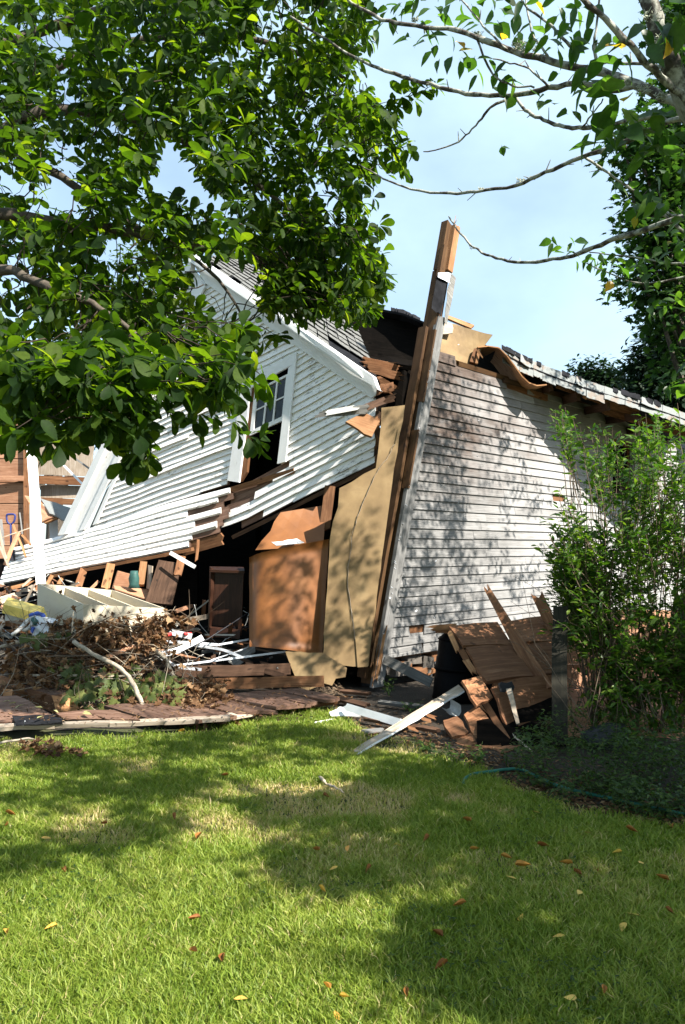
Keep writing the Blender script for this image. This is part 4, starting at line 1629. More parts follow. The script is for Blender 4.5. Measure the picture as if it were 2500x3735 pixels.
L2 = [(u, v, 9.03 - (v - 1488) * .00057 + .012) for u, v, y in L2]
wl2 = thing('wallboard', 'second tan wallboard layer with a ragged white torn edge', 'wallboard', P(1320, 2430, 8.48))
poly('panel', [(u + rnd(2), v, y - .03) for u, v, y in L2], .01, 'tan_board', wl2, Vector((0, 0, 1)))
tube('torn_edge', [(u - 1 + rnd(2), v + rnd(3), y - .033) for (u0, v0_, y0), (u1, v1_, y1) in zip(L2[1:13], L2[2:14]) for (u, v, y) in [(u0 + (u1 - u0) * f, v0_ + (v1_ - v0_) * f, y0 + (y1 - y0) * f) for f in (0, .2, .4, .6, .8)]], .003, .003, 'pale_board', wl2, 5, .4)
L3 = [(1040, 2376, 8.55), (1180, 2380, 8.5), (1265, 2436, 8.4), (1261, 2470, 8.36), (1225, 2475, 8.36), (1212, 2501, 8.33), (1180, 2492, 8.34), (1149, 2508, 8.33), (1113, 2523, 8.32), (1087, 2496, 8.35), (1069, 2447, 8.42), (1051, 2407, 8.5)]
tag(poly('wallboard', ragged(L3, 3, 24), .012, 'tan_board'), 'torn tan wallboard scrap with a jagged bottom, lowest of the panels', 'wallboard')
# splintered boards stuck on the gable end
sb = thing('splintered_board', 'splintered weathered board sticking out across the gable end', 'board', P(1240, 1510, 8.9))
stick('board', (1156, 1515, 8.95), (1340, 1492, 8.95), (.05, .11), .05, 'grey_board', sb, jag0=.03, jag1=.05, cols=4, warp=.008, seg=6)
stick('board', (1196, 1505, 8.92), (1300, 1486, 8.9), .06, .02, 'trim_paint', sb, jag0=.04, jag1=.05)
stick('board', (1330, 1488, 8.95), (1398, 1462, 9.1), .08, .05, 'dark_plank', sb, jag1=.03)
tag(poly('wood_fragment', ragged([(1262, 1538, 8.85), (1330, 1503, 9.0), (1386, 1536, 9.0), (1372, 1560, 8.92), (1357, 1592, 8.8), (1330, 1582, 8.8)], 2.5, 22), .03, 'fresh_wood', None, Vector((1, .2, -.4))), 'golden-brown triangular wood fragment below the splintered board', 'wood piece')
rt = thing('rotted_stud', 'rotted dark stud edge at the torn end of the gable', 'stud', P(1378, 1690, 9.15))
for k in range(9):
    v_ = 1500 + k * 22
    stick('splinter', (1378 + rnd(4), v_, 9.2), (1376 + rnd(5), v_ + 30, 9.2), .06 + rnd(.02), .05, 'brown_plank' if k % 3 else 'dark_plank', rt, jag0=.02, jag1=.02)

# ------------------------------------------------------------------ cream cabinet lying open
cb = thing('open_cabinet', 'cream painted cabinet lying on its back with open shelves', 'cabinet', P(330, 2330, 8.6))
cA, cB, cC, cD = P(138, 2128, 9.3), P(304, 2205, 8.4), P(596, 2218, 8.75), P(408, 2152, 9.75)
dn_ = Vector((0, 0, -.34))


def cquad(name, a, b_, top_=0.0, bot=1.0, mt='cream_paint', t=.018, **k):
    sheet(name, [a + dn_ * top_, b_ + dn_ * top_, b_ + dn_ * bot, a + dn_ * bot], t, mt, cb, nu=3, nv=2, rough=.001, **k)


cquad('side_panel', cA, cB)
cquad('front_panel', cB, cC)
cquad('side_panel', cC, cD)
cquad('back_panel', cD, cA)
for f in (.36, .68):
    cquad('shelf', cA.lerp(cD, f), cB.lerp(cC, f), .06)
cquad_b = sheet('base', [cA + dn_, cD + dn_, cC + dn_, cB + dn_], .015, 'cream_paint', cb)
# yellow carton, white box, hose, bag
yc = thing('yellow_carton', 'flat yellow carton lying left of the cream cabinet', 'carton', P(90, 2250, 8.6))
mb = MB()
yA = [P(31, 2178, 8.9), P(160, 2214, 8.8), P(146, 2240, 8.5), P(13, 2204, 8.55)]
add_sheet(mb, yA, .10, nu=2)
mb.build('box', 'yellow_card', yc)
sheet('end_flap', [P(160, 2214, 8.8), P(174, 2248, 8.7), P(152, 2254, 8.5), P(146, 2240, 8.5)], .006, 'yellow_card', yc)
wb = thing('white_box', 'small whitish box under the yellow carton', 'box', P(60, 2265, 8.6))
mb = MB()
add_sheet(mb, [P(20, 2226, 8.7), P(98, 2224, 8.6), P(100, 2262, 8.6), P(18, 2264, 8.7)], .2)
mb.build('carton', 'grey_card', wb)
gh = thing('hose_coil', 'grey flexible hose coiled beside the blue bag', 'hose', P(110, 2300, 8.2))
tube('hose', curve_pts([(160, 2262, 8.3), (130, 2252, 8.25), (98, 2266, 8.2), (84, 2288, 8.15), (92, 2298, 8.12), (110, 2286, 8.15), (120, 2268, 8.2), (105, 2262, 8.22), (82, 2285, 8.1), (60, 2305, 8.0), (46, 2315, 8.0)], 4), .022, .02, 'grey_hose', gh, 8)
bb = thing('blue_bag', 'crumpled blue and white plastic bag left of the cream cabinet', 'bag', P(150, 2300, 8.25))
mb = MB()
add_sheet(mb, [(108, 2252, 8.35), (170, 2250, 8.4), (180, 2310, 8.1), (118, 2318, 8.1)], .03, nu=6, nv=6, rough=.02, bulge=lambda a, b: .10 * math.sin(a * 3.1) * math.sin(b * 3.1))
mb.build('bag', 'white_metal', bb)
tube('blue_fold', curve_pts([(108, 2248, 8.3), (128, 2238, 8.3), (150, 2240, 8.3), (164, 2250, 8.3)], 3), .025, .02, 'blue_bag', bb, 7, .2)
tube('blue_fold', curve_pts([(122, 2288, 8.1), (116, 2310, 8.08)], 3), .02, .015, 'blue_bag', bb, 7, .2)
tube('blue_fold', curve_pts([(122, 2260, 8.2), (138, 2276, 8.15)], 3), .035, .03, 'teal_plastic', bb, 7, .2)
tag(sheet('paper_sheet', [(160, 2250, 8.5), (212, 2258, 8.5), (206, 2276, 8.3), (158, 2270, 8.3)], .004, 'white_metal', nu=3, nv=2, rough=.008), 'pale sheet of paper between bag and cabinet', 'paper')

# ------------------------------------------------------------------ floor edge: deck planks, beams, timbers, boards
dk = thing('plank_deck', 'row of worn red-brown floor planks at the edge of the lawn', 'floor', P(900, 2600, 7.6))
edge_a = [(380, 2574), (520, 2562), (650, 2550), (780, 2536), (900, 2524), (1000, 2516), (1100, 2510)]
edge_b = [(560, 2628), (720, 2620), (870, 2606), (1010, 2594), (1120, 2582), (1200, 2566), (1245, 2554)]
for i in range(len(edge_a) - 1):
    a0, a1, b0, b1 = edge_a[i], edge_a[i + 1], edge_b[i], edge_b[i + 1]
    zt = .14
    for h_ in (0,):
        e0, e1 = rnd(14) - 4, rnd(14) - 4
        la, lb2 = a0[0] + (a1[0] - a0[0]) * h_, a0[0] + (a1[0] - a0[0]) * (h_ + 1) - 4
        ra, rb = b0[0] + (b1[0] - b0[0]) * h_, b0[0] + (b1[0] - b0[0]) * (h_ + 1) - 4
        sheet('plank', [GZ(la, a0[1] + (a1[1] - a0[1]) * h_, zt + rnd(.015)), GZ(lb2, a0[1] + (a1[1] - a0[1]) * (h_ + 1), zt + rnd(.015)), GZ(rb + rnd(6), b0[1] + (b1[1] - b0[1]) * (h_ + 1) + e0, zt - .03 + rnd(.02)), GZ(ra + rnd(6), b0[1] + (b1[1] - b0[1]) * h_ + e0, zt - .03 + rnd(.02))], .03, 'deck_plank', dk, nu=3, nv=4, rough=.005, grain='v', jag={'bottom': .05})
for i, (q_) in enumerate(([(-60, 2540), (60, 2535), (190, 2608), (150, 2622)], [(-200, 2580), (-40, 2545), (150, 2620), (-60, 2640)], [(205, 2600), (300, 2590), (385, 2622), (240, 2625)], [(290, 2588), (420, 2590), (520, 2625), (390, 2624)])):
    sheet('plank', [GZ(*q_[0], .20), GZ(*q_[1], .20), GZ(*q_[2], .14), GZ(*q_[3], .14)], .035, 'deck_plank', dk, nu=3, nv=3, rough=.005, jag={'right': .03})
# timber with two sawn ends
tm = thing('sawn_timber', 'thick sawn timber block on the deck planks in front of the brush pile', 'timber', P(200, 2600, 7.3))
sheet('top_face', [P(-20, 2460, 8.0), P(120, 2478, 7.9), P(256, 2526, 7.4), P(190, 2535, 7.3)], .06, 'deck_plank', tm, nu=3)
mb = MB()
add_sheet(mb, [P(95, 2512, 7.55), P(192, 2540, 7.25), P(205, 2606, 7.2), P(112, 2560, 7.5)], .2, nu=2, nv=2, rough=.006)
mb.build('side_face', 'brown_plank', tm)
mb = MB()
add_sheet(mb, [P(190, 2536, 7.25), P(286, 2548, 7.3), P(284, 2596, 7.25), P(206, 2606, 7.18)], .25, nu=3, nv=3, rough=.012, jag={'bottom': .02})
mb.build('sawn_end', 'fresh_wood', tm)
tag(sheet('timber_block', [(0, 2462, 7.9), (50, 2478, 7.8), (96, 2500, 7.6), (-20, 2510, 7.7)], .15, 'brown_plank', nu=2, jag={'right': .02}), 'dark timber lying left of the sawn timber block', 'timber')
tag(sheet('wood_chip_block', [(12, 2512, 7.5), (46, 2514, 7.5), (44, 2540, 7.45), (12, 2538, 7.45)], .08, 'fresh_wood', nu=2), 'small orange wood block at the left edge', 'wood block')
tag(sheet('wood_slab', [(160, 2494, 7.6), (238, 2496, 7.6), (236, 2522, 7.55), (190, 2520, 7.55)], .08, 'fresh_wood', nu=2), 'pale block end on top of the sawn timber', 'wood block')
lb = thing('edge_board', 'long pale board lying along the edge of the lawn', 'board', P(400, 2660, 7.0))
pts_l = [(-220, 2668), (0, 2662), (200, 2654), (400, 2648), (600, 2642), (840, 2628)]
for (a, b_) in zip(pts_l[:-1], pts_l[1:]):
    za = .10
    sheet('board', [GZ(a[0], a[1] - 22, za + .035), GZ(b_[0], b_[1] - 22, za + .035), GZ(b_[0], b_[1] - 10, za + .02), GZ(a[0], a[1] - 10, za + .02)], .035, 'pale_board', lb, nu=3, rough=.004, jag={'bottom': .008})
sheet('tar_paper_strip', [GZ(45, 2610, .17), GZ(215, 2606, .17), GZ(255, 2632, .145), GZ(60, 2645, .145)], .006, 'tar_paper', lb, nu=5, nv=2, rough=.005, jag={'right': .05})
stick('nail', GZ(85, 2648, .12), GZ(92, 2630, .17), .006, .006, 'white_metal', lb)
tag(sheet('edge_board', [GZ(830, 2600, .10), GZ(925, 2593, .10), GZ(920, 2606, .08), GZ(832, 2622, .08)], .02, 'pale_board', nu=3, jag={'right': .03}), 'short pale board end right of the brown leaves at the lawn edge', 'board')
tag(stick('floor_joist', (640, 2498, 7.95), (1182, 2484, 8.05), .115, .10, 'brown_plank', warp=.004, seg=8), 'front reddish floor beam below the white metal strips', 'beam')
tag(stick('floor_joist', (640, 2452, 8.25), (1060, 2440, 8.4), .12, .08, 'dark_plank', warp=.004, seg=6), 'rear dark floor beam behind the front one', 'beam')
tag(stick('floor_joist', (900, 2425, 8.5), (1040, 2468, 8.2), .06, .05, 'dark_plank', warp=.003), 'short dark beam slanting down on the room floor', 'beam')
# white metal strips
strips = [([(645, 2427, 8.35), (1042, 2377, 8.75)], .022, 'longest straight white metal strip on the dark floor'),
          ([(600, 2340, 8.7), (700, 2344, 8.75), (795, 2352, 8.8)], .03, 'flat white strip lying level behind the others'),
          ([(795, 2352, 8.8), (908, 2332, 8.95)], .022, 'grey strip running to the hardboard edge'),
          ([(706, 2352, 8.75), (770, 2362, 8.7), (820, 2372, 8.6), (880, 2396, 8.5)], .03, 'curved white strip crossing the long one'),
          ([(770, 2408, 8.4), (840, 2385, 8.6), (908, 2360, 8.8)], .012, 'thin grey strip above the longest one'),
          ([(590, 2385, 8.4), (660, 2368, 8.5), (740, 2325, 8.7)], .07, 'wide white board end tilted up on the floor'),
          ([(610, 2408, 8.2), (650, 2432, 8.15), (735, 2442, 8.1)], .03, 'white painted stick over the rear beam'),
          ([(620, 2304, 8.9), (700, 2322, 8.85)], .07, 'white board scrap beside the red plastic'),
          ([(515, 2330, 8.5), (555, 2312, 8.6)], .10, 'bluish white scrap at the right end of the brush pile')]
for pts, w_, lab in strips:
    mb = MB()
    pp = curve_pts(pts, 4) if len(pts) > 2 else [vec(p) for p in pts]
    for a, b_ in zip(pp[:-1], pp[1:]):
        add_stick(mb, a, b_, w_, .012, seg=1)
    tag(mb.build('metal_strip', 'white_metal'), lab, 'strip', 'white strips on the floor')
tag(tube('wire', [(660, 2380, 8.4), (760, 2330, 8.6), (908, 2234, 8.9)], .008, .008, 'dark_metal', None, 5), 'dark wire slanting up to the hardboard sheet', 'wire')
for (a, b_, lab) in (((444, 2318, 8.45), (500, 2318, 8.5), 'left red plastic piece in the brush pile'), ((604, 2318, 8.75), (626, 2312, 8.8), 'middle red plastic piece on the floor'), ((672, 2314, 8.85), (698, 2312, 8.9), 'right red plastic piece on the floor')):
    mb = MB()
    add_tube(mb, [vec(a), vec(a).lerp(vec(b_), .15), vec(a).lerp(vec(b_), .85), vec(b_)], .025, .02, 7, .1)
    tag(mb.build('red_plastic_piece', 'red_plastic', None, True), lab, 'plastic piece', 'red plastic pieces')
for k in range(26):
    u_, v_ = rnd(600, 1020), rnd(2300, 2440)
    g_ = GZ(u_, v_, .30)
    if g_.y > 12:
        continue
    stick('lath', g_, g_ + Vector((rnd(.25), rnd(.2), rnd(.03))), rnd(.015, .05), .012, random.choice(['dark_plank', 'grey_board', 'brown_plank']), dk, jag1=.02)
# straw clump and rotten wood by the post foot
sc_ = thing('straw_clump', 'fuzzy clump of straw and rotten fibre below the torn wallboard', 'straw', GZ(1195, 2555, .02))
for k in range(160):
    c = GZ(1195 + rnd(42), 2540 + rnd(16), 0) + Vector((0, 0, rnd(.02, .12)))
    mb = MB() if k == 0 else mb
    d_ = Vector((rnd(1), rnd(1), rnd(.6))).normalized() * rnd(.03, .09)
    add_tube(mb, [c, c + d_ * .5 + Vector((0, 0, .01)), c + d_], .004, .002, 3)
tag(mb.build('fibres', 'straw', sc_), kind='stuff')
scr = [((1060, 2545), (1170, 2560), .05, 'brown_plank', 'red-brown splinter lying left of the straw clump'), ((1120, 2575), (1230, 2560), .04, 'brown_plank', 'splinter lying in front of the straw clump'), ((1240, 2550), (1340, 2575), .07, 'dark_plank', 'rotten dark board at the corner post foot'), ((1230, 2520), (1350, 2530), .06, 'dark_plank', 'dark board under the wallboard scrap'), ((1380, 2560), (1560, 2580), .05, 'grey_board', 'flat grey board under the side wall'), ((1330, 2620), (1600, 2665), .05, 'dark_plank', 'dark board lying on the soil behind the leaning board')]
for a, b_, w_, mt, lab in scr:
    tag(stick('scrap_board', GZ(*a, .06), GZ(*b_, .06), w_, .03, mt, wd=Vector((0, 1, .2)), jag0=.03, jag1=.03), lab, 'scrap wood')
# white painted fragments right of centre
wf = [([(1232, 2576, .10), (1300, 2584, .10), (1310, 2612, .03), (1205, 2612, .03)], 'trim_paint', 'broken white clapboard piece lying on the lawn edge'),
      ([(1147, 2634, .03), (1215, 2618, .03), (1212, 2624, .02), (1150, 2641, .02)], 'trim_paint', 'thin white splinter on the grass left of the white clapboard piece')]
for q_, mt, lab in wf:
    tag(sheet('white_fragment', [GZ(*c) for c in q_], .012, mt, nu=3, nv=3, jag={'right': .03, 'left': .04}, rough=.006), lab, 'board piece')
tag(stick('peeling_board', GZ(1262, 2578, .12), GZ(1470, 2640, .08), .07, .025, 'trim_paint', jag0=.03, jag1=.04, seg=5), 'peeling white trim board pointing to the leaning board', 'board')
tag(stick('blue_fragment', GZ(1335, 2668, .03), GZ(1395, 2662, .03), .07, .015, 'silver_board', jag0=.03, jag1=.03, wd=Vector((0, 1, .1))), 'pale blue-grey board piece lying on the soil', 'board piece')

# ------------------------------------------------------------------ right: leaning board, barrel, plank bulkhead, post, hose
lbd = thing('leaning_board', 'long thin pale board leaning up from the lawn with a chipped white edge', 'board', GZ(1305, 2748, 0))
a_, b_ = GZ(1300, 2750, .01), P(1690, 2507, 7.45)
sheet('board', [a_ + Vector((-.02, .10, .01)), b_ + Vector((-.03, .10, .01)), b_ + Vector((.01, -.04, -.025)), a_ + Vector((0, -.02, 0))], .012, 'pale_board', lbd, nu=10, nv=2, rough=.003)
stick('chipped_edge', a_ + Vector((0, -.03, .0)), b_ + Vector((.0, -.05, -.028)), (.014, .016), .012, 'trim_paint', lbd, seg=14, warp=.006)
for f in (.42, .55, .6):
    q_ = a_.lerp(b_, f) + Vector((0, -.04, -.03))
    stick('splinter', q_, q_ + Vector((.08, .02, -.03)), .03, .012, 'brown_plank', lbd, jag0=.02, jag1=.02)
tag(stick('grey_prop', SU(1392, 2403, .05), P(1575, 2490, 8.4), .11, .025, 'grey_board'), 'grey board slanting down from the corner post base', 'board')
br_ = thing('black_barrel', 'upright black plastic barrel behind the toppled planks', 'barrel', P(1650, 2560, 8.0) * 1.0)
bc = P(1690, 2560, 8.15)
bc.z = .02
tube('body', [bc + Vector((0, 0, z)) for z in (0, .04, .2, .22, .42, .44, .58, .64)], .33, .25, 'black_plastic', br_, 24)
mb = MB()
add_tube(mb, [bc + Vector((0, 0, z)) for z in (.62, .64, .67, .69)], .27, .18, 24)
mb.build('lid', 'black_plastic', br_, True)
tube('rib', [bc + Vector((0, 0, z)) for z in (.30, .32, .34)], .305, .305, 'black_plastic', br_, 24)

bk_ = thing('plank_bulkhead', 'toppled brown plank hatch leaning by the grey wall', 'hatch', P(1850, 2700, 7.2))
tpl = [([(1640, 2286, 7.9), (1815, 2268, 8.05), (1868, 2350, 7.7), (1692, 2355, 7.55)], 'hatch_plank'),
       ([(1696, 2361, 7.55), (1868, 2353, 7.70), (1945, 2464, 7.3), (1773, 2485, 7.15)], 'hatch_plank'),
       ([(1842, 2268, 8.1), (2010, 2245, 8.2), (2016, 2336, 7.8), (1895, 2346, 7.72)], 'hatch_plank'),
       ([(1895, 2349, 7.75), (2030, 2339, 7.8), (2040, 2455, 7.45), (1955, 2462, 7.38)], 'hatch_plank'),
       ([(1800, 2490, 7.2), (2020, 2460, 7.35), (2030, 2568, 7.3), (1868, 2590, 7.12)], 'hatch_plank'),
       ([(1868, 2592, 7.14), (2030, 2570, 7.3), (2030, 2660, 7.3), (1895, 2690, 7.1)], 'hatch_plank')]
def fwd(q):
    return [(u, v, y - max(0, v - 2400) * .0014) for u, v, y in q]


for q_, mt in tpl:
    q_ = fwd(q_)
    sheet('plank', q_, .035, mt, bk_, nu=4, nv=3, rough=.005, jag={'bottom': .008, 'left': .015}, bulge=lambda a, b: .012 * math.sin(a * 3))
# right-hand run of planks behind the shrub
rv = [2225, 2262, 2340, 2425, 2510, 2600, 2690]
for a, b2 in zip(rv[:-1], rv[1:]):
    for u0, u1, y0, y1 in ((2034, 2240, 7.95, 8.2), (2243, 2480, 8.2, 8.5), (2483, 2680, 8.5, 8.8)):
        k = -.10 * (u0 - 2034) / 100 * 0
        sheet('plank', [(u0, a + 1 + rnd(2), y0), (u1, a + rnd(2), y1), (u1, b2 - 2, y1 - .05), (u0, b2 - 2, y0 - .05)], .03, 'shed_plank', bk_, nu=3, nv=1, rough=.004)
stick('brace', (1778, 2150, 8.2), (1992, 2520, 7.15), (.06, .17), .04, 'hatch_plank', bk_, jag0=.06, cols=4, seg=5, warp=.003)
stick('brace', (1962, 2172, 8.2), (2030, 2320, 7.9), .12, .04, 'brown_plank', bk_, jag0=.05, cols=4)
stick('brace', (2150, 2230, 7.9), (2290, 2620, 7.7), .12, .04, 'brown_plank', bk_)
stick('cap_board', (1568, 2292, 8.1), (1665, 2284, 8.0), .06, .05, 'fresh_wood', bk_, jag0=.05, cols=4)
stick('cap_board', (1590, 2300, 8.15), (1648, 2302, 8.05), .05, .05, 'brown_plank', bk_, jag0=.05)
for a, b2, w_, mt in (((1640, 2305, 7.75), (1670, 2372, 7.6), .05, 'fresh_wood'), ((1682, 2370, 7.6), (1706, 2412, 7.5), .06, 'brown_plank'), ((1700, 2408, 7.5), (1732, 2455, 7.35), .06, 'fresh_wood'), ((1650, 2318, 7.85), (1745, 2460, 7.45), .03, 'dark_plank')):
    stick('side_slat', a, b2, w_, .03, mt, bk_, jag0=.02, jag1=.03)
front = [([(1683, 2482, 7.05), (1752, 2464, 7.15), (1798, 2546, 7.05), (1737, 2570, 6.95)], 'hatch_plank'),
         ([(1795, 2505, 7.0), (1835, 2496, 7.05), (1882, 2652, 6.95), (1855, 2662, 6.9)], 'hatch_plank'),
         ([(1616, 2628, 6.9), (1672, 2612, 6.95), (1712, 2672, 6.85), (1652, 2690, 6.8)], 'hatch_plank'),
         ([(1690, 2608, 7.0), (1742, 2570, 7.1), (1832, 2685, 6.95), (1738, 2692, 6.85)], 'hatch_plank'),
         ([(1666, 2696, 6.8), (1722, 2672, 6.9), (1738, 2700, 6.78), (1680, 2716, 6.74)], 'hatch_plank'),
         ([(1668, 2708, 6.85), (1858, 2700, 6.9), (1812, 2732, 6.65), (1690, 2722, 6.62)], 'hatch_plank'),
         ([(1805, 2732, 6.7), (1920, 2690, 6.95), (1950, 2700, 6.9), (1830, 2748, 6.65)], 'hatch_plank'),
         ([(1890, 2640, 6.9), (1965, 2625, 7.0), (1960, 2670, 6.95), (1895, 2685, 6.85)], 'hatch_plank')]
for q_, mt in front:
    q_ = fwd(q_)
    sheet('plank', q_, .03, mt, bk_, nu=3, nv=3, rough=.004, jag={'left': .015, 'bottom': .015, 'right': .01})
stick('side_slat', (1768, 2560, 6.98), (1855, 2705, 6.85), .055, .035, 'brown_plank', bk_, jag1=.02)
stick('side_slat', (1748, 2572, 7.0), (1832, 2690, 6.9), .04, .03, 'fresh_wood', bk_)
sheet('inner_shade', [(1740, 2480, 7.6), (2030, 2440, 7.75), (2030, 2720, 7.6), (1740, 2720, 7.5)], .03, 'interior_shade', bk_)  # near-black sheet, shade inside the hatch put into its colour
tag(sheet('metal_scrap', [(1612, 2580, 7.25), (1642, 2545, 7.3), (1682, 2572, 7.2), (1640, 2606, 7.1)], .004, 'grey_hose', nu=4, nv=4, rough=.006, bulge=lambda a, b: -.08 * math.sin(a * 3.1)), 'curled grey metal scrap at the foot of the leaning board', 'metal scrap')
FW = -.16
hx = thing('hatchet', 'hatchet with dark head and pale wooden handle on the brown planks', 'hatchet', P(1880, 2640, 6.9))
poly('head', [(1818, 2494, 6.93 + FW), (1832, 2488, 6.93 + FW), (1850, 2491, 6.93 + FW), (1868, 2486, 6.93 + FW), (1878, 2506, 6.92 + FW), (1872, 2522, 6.92 + FW), (1856, 2516, 6.92 + FW), (1842, 2526, 6.92 + FW), (1826, 2524, 6.92 + FW)], .035, 'hatchet_steel', hx)
stick('handle', (1856, 2514, 6.91 + FW), (1892, 2642, 6.50), (.05, .03), .025, 'pale_board', hx, warp=.004, seg=5)
fp = thing('fence_post', 'dark weathered fence post standing before the plank hatch', 'post', GZ(2042, 2720, 0))
stick('shaft', (2044, 2218, 6.72), GZ(2042, 2722, 0), .125, .12, 'fence_wood', fp, warp=.006, seg=7, jag0=.015)
tag(stick('split_stick', GZ(1940, 2738, .03), P(1830, 2648, 6.7), .016, .016, 'pale_twig', seg=4, warp=.008), 'thin pale stick leaning on the lower planks of the hatch', 'stick')
hs = [(1690, 2862), (1698, 2840), (1726, 2824), (1790, 2814), (1850, 2806), (1900, 2806), (1960, 2832), (2040, 2868), (2150, 2895), (2260, 2918), (2400, 2950), (2520, 2975)]
tag(tube('garden_hose', curve_pts([GZ(u_, v_, .025) for u_, v_ in hs], 4), .011, .011, 'green_hose', None, 7), 'dark green garden hose lying along the lawn edge', 'hose')
rk = MB()
c = GZ(2215, 2690, .08)
for j in range(6):
    th = math.pi * j / 5
    for i in range(10):
        ph = 2 * math.pi * i / 10
        d_ = Vector((math.sin(th) * math.cos(ph), math.sin(th) * math.sin(ph), math.cos(th)))
        rk.vert(c + Vector((d_.x * .20, d_.y * .14, d_.z * .12)) * (1 + .3 * noise.noise(d_ * 1.7)))
for j in range(5):
    for i in range(10):
        rk.face([j * 10 + i, (j + 1) * 10 + i, (j + 1) * 10 + (i + 1) % 10, j * 10 + (i + 1) % 10])
tag(rk.build('boulder', 'dark_stone', None, True), 'dark boulder under the leafy shrub', 'rock')

#@@PLANTS
# ------------------------------------------------------------------ trees
UP = Vector((0, 0, 1))


def branch_to(mb, a, b_, r0, r1, sag=.0, n=5, seg=4, wob=.03):
    d = b_ - a
    pts = [a + d * (i / seg) + Vector((0, 0, -sag * math.sin(math.pi * i / seg))) + (Vector((rnd(wob), rnd(wob), rnd(wob))) * d.length * .3 if 0 < i < seg else Vector((0, 0, 0))) for i in range(seg + 1)]
    add_tube(mb, pts, r0, r1, n)
    return pts


# ---- magnolia at the left, trunk just outside the frame
mag = thing('magnolia_tree', 'broad-leaved tree with thick limbs overhanging the house from the left', 'tree', (-4.3, 5.4, 0))
trunk_top = Vector((-4.1, 5.4, 2.9))
tube('trunk', curve_pts([Vector((-4.3, 5.4, 0)), Vector((-4.35, 5.35, 1.0)), Vector((-4.2, 5.4, 2.0)), trunk_top], 3), .24, .17, 'bark', mag, 12, .06)
limb_px = [([(-220, 700), (0, 495), (90, 430), (200, 402), (330, 410), (470, 430), (600, 480), (720, 540), (860, 620), (1000, 720), (1090, 800)], 5.4, 5.2, .052, .012),
           ([(-260, 780), (0, 565), (110, 590), (230, 650), (330, 720), (420, 790), (520, 850)], 5.9, 5.6, .05, .015),
           ([(-300, 900), (0, 785), (120, 800), (260, 815), (420, 835), (560, 870), (700, 900), (820, 905), (930, 930)], 4.9, 5.2, .050, .014),
           ([(-320, 1060), (0, 985), (110, 1020), (220, 1062), (310, 1095), (420, 1160), (540, 1260)], 4.4, 4.0, .036, .012),
           ([(-200, 300), (60, 150), (300, 60), (600, -40), (900, -160)], 5.6, 5.6, .05, .02),
           ([(-200, 600), (200, 250), (500, 150), (800, 120), (1100, 200), (1280, 300)], 6.3, 6.4, .05, .012),
           ([(420, 790), (640, 900), (800, 1020), (900, 1180)], 5.6, 5.0, .02, .006),
           ([(-300, 1300), (0, 1310), (150, 1340), (300, 1420), (430, 1540)], 3.7, 3.5, .028, .007)]
limb_nodes = []
for pts, y0, y1, r0, r1 in limb_px:
    n = len(pts)
    pp = [P(u_, v_, y0 + (y1 - y0) * i / (n - 1)) for i, (u_, v_) in enumerate(pts)]
    if pts[0][0] < -100 and pts[0][0] > -500:
        pp = [trunk_top + Vector((rnd(.1), rnd(.1), rnd(.3)))] + pp
    cp_ = curve_pts(pp, 4, .006)
    tube('limb', cp_, r0, r1, 'bark', mag, 8, .08)
    limb_nodes += cp_[4:]
limb_arr = np.array([list(p) for p in limb_nodes])
MAG_IN = [(-40, -40), (1370, -40), (1345, 100), (1340, 330), (1420, 420), (1480, 520), (1450, 690), (1340, 730), (1350, 860), (1400, 1010), (1370, 1110), (1330, 1170), (1130, 1130), (1060, 1060), (1010, 960), (850, 900), (720, 930), (690, 1040), (700, 1130), (800, 1160), (920, 1200), (1000, 1235), (880, 1300), (950, 1395), (800, 1490), (760, 1560), (660, 1490), (560, 1450), (540, 1580), (525, 1690), (430, 1640), (330, 1640), (250, 1690), (120, 1660), (60, 1640), (-40, 1500)]
HOLES = [(640, 625, 62), (600, 560, 34), (690, 690, 40), (420, 890, 42), (440, 945, 40), (60, 970, 55), (255, 560, 40), (255, 725, 50), (750, 740, 40), (740, 975, 40), (900, 985, 62), (850, 1085, 50), (470, 900, 36), (190, 680, 36), (130, 770, 30), (90, 660, 34), (1180, 700, 30), (1240, 800, 26), (40, 1130, 26), (230, 1585, 30), (1020, 60, 24), (180, 130, 30)]
clusters = []
tries = 0
while len(clusters) < 1650 and tries < 30000:
    tries += 1
    u_, v_ = rnd(-40, 1490), rnd(-40, 1700)
    if not in_poly(u_, v_, MAG_IN):
        continue
    if any((u_ - a) ** 2 + (v_ - b_) ** 2 < (c_ + 22) ** 2 for a, b_, c_ in HOLES):
        continue
    if u_ > 870 and v_ > 1270:
        continue
    # the lower fringes hang nearer, the top sits higher and deeper
    f = v_ / 1700
    if u_ > 900 and v_ < 1250:
        y_ = rnd(4.9, 6.6)
    elif v_ > 1250:
        y_ = rnd(3.1, 4.5)
    else:
        y_ = rnd(4.2, 6.6) - .4 * f
    if v_ > 1300:
        v_ -= (v_ - 1300) * .14
    clusters.append((u_, v_, y_))
for q_ in [(1590, 308), (1560, 325), (1520, 335), (1470, 350), (1440, 380), (1420, 420), (905, 1590), (945, 1608), (850, 1530), (965, 1385), (920, 1385), (1010, 1225), (960, 1230), (545, 1660), (470, 1680), (510, 1640), (1380, 1060), (1405, 1010), (1350, 1130), (1490, 530), (1470, 620), (540, 1690), (40, 1480), (60, 1500), (130, 1500), (330, 1560), (620, 1510), (700, 1530), (20, 1600)]:
    clusters.append((q_[0], q_[1], 3.5 if q_[1] > 1300 else 5.2))
for _ in range(80):
    clusters.append((rnd(1000, 1400), rnd(820, 1130), rnd(4.8, 6.2)))
for _ in range(85):
    clusters.append((rnd(970, 1230), rnd(980, 1140), rnd(4.8, 5.8)))
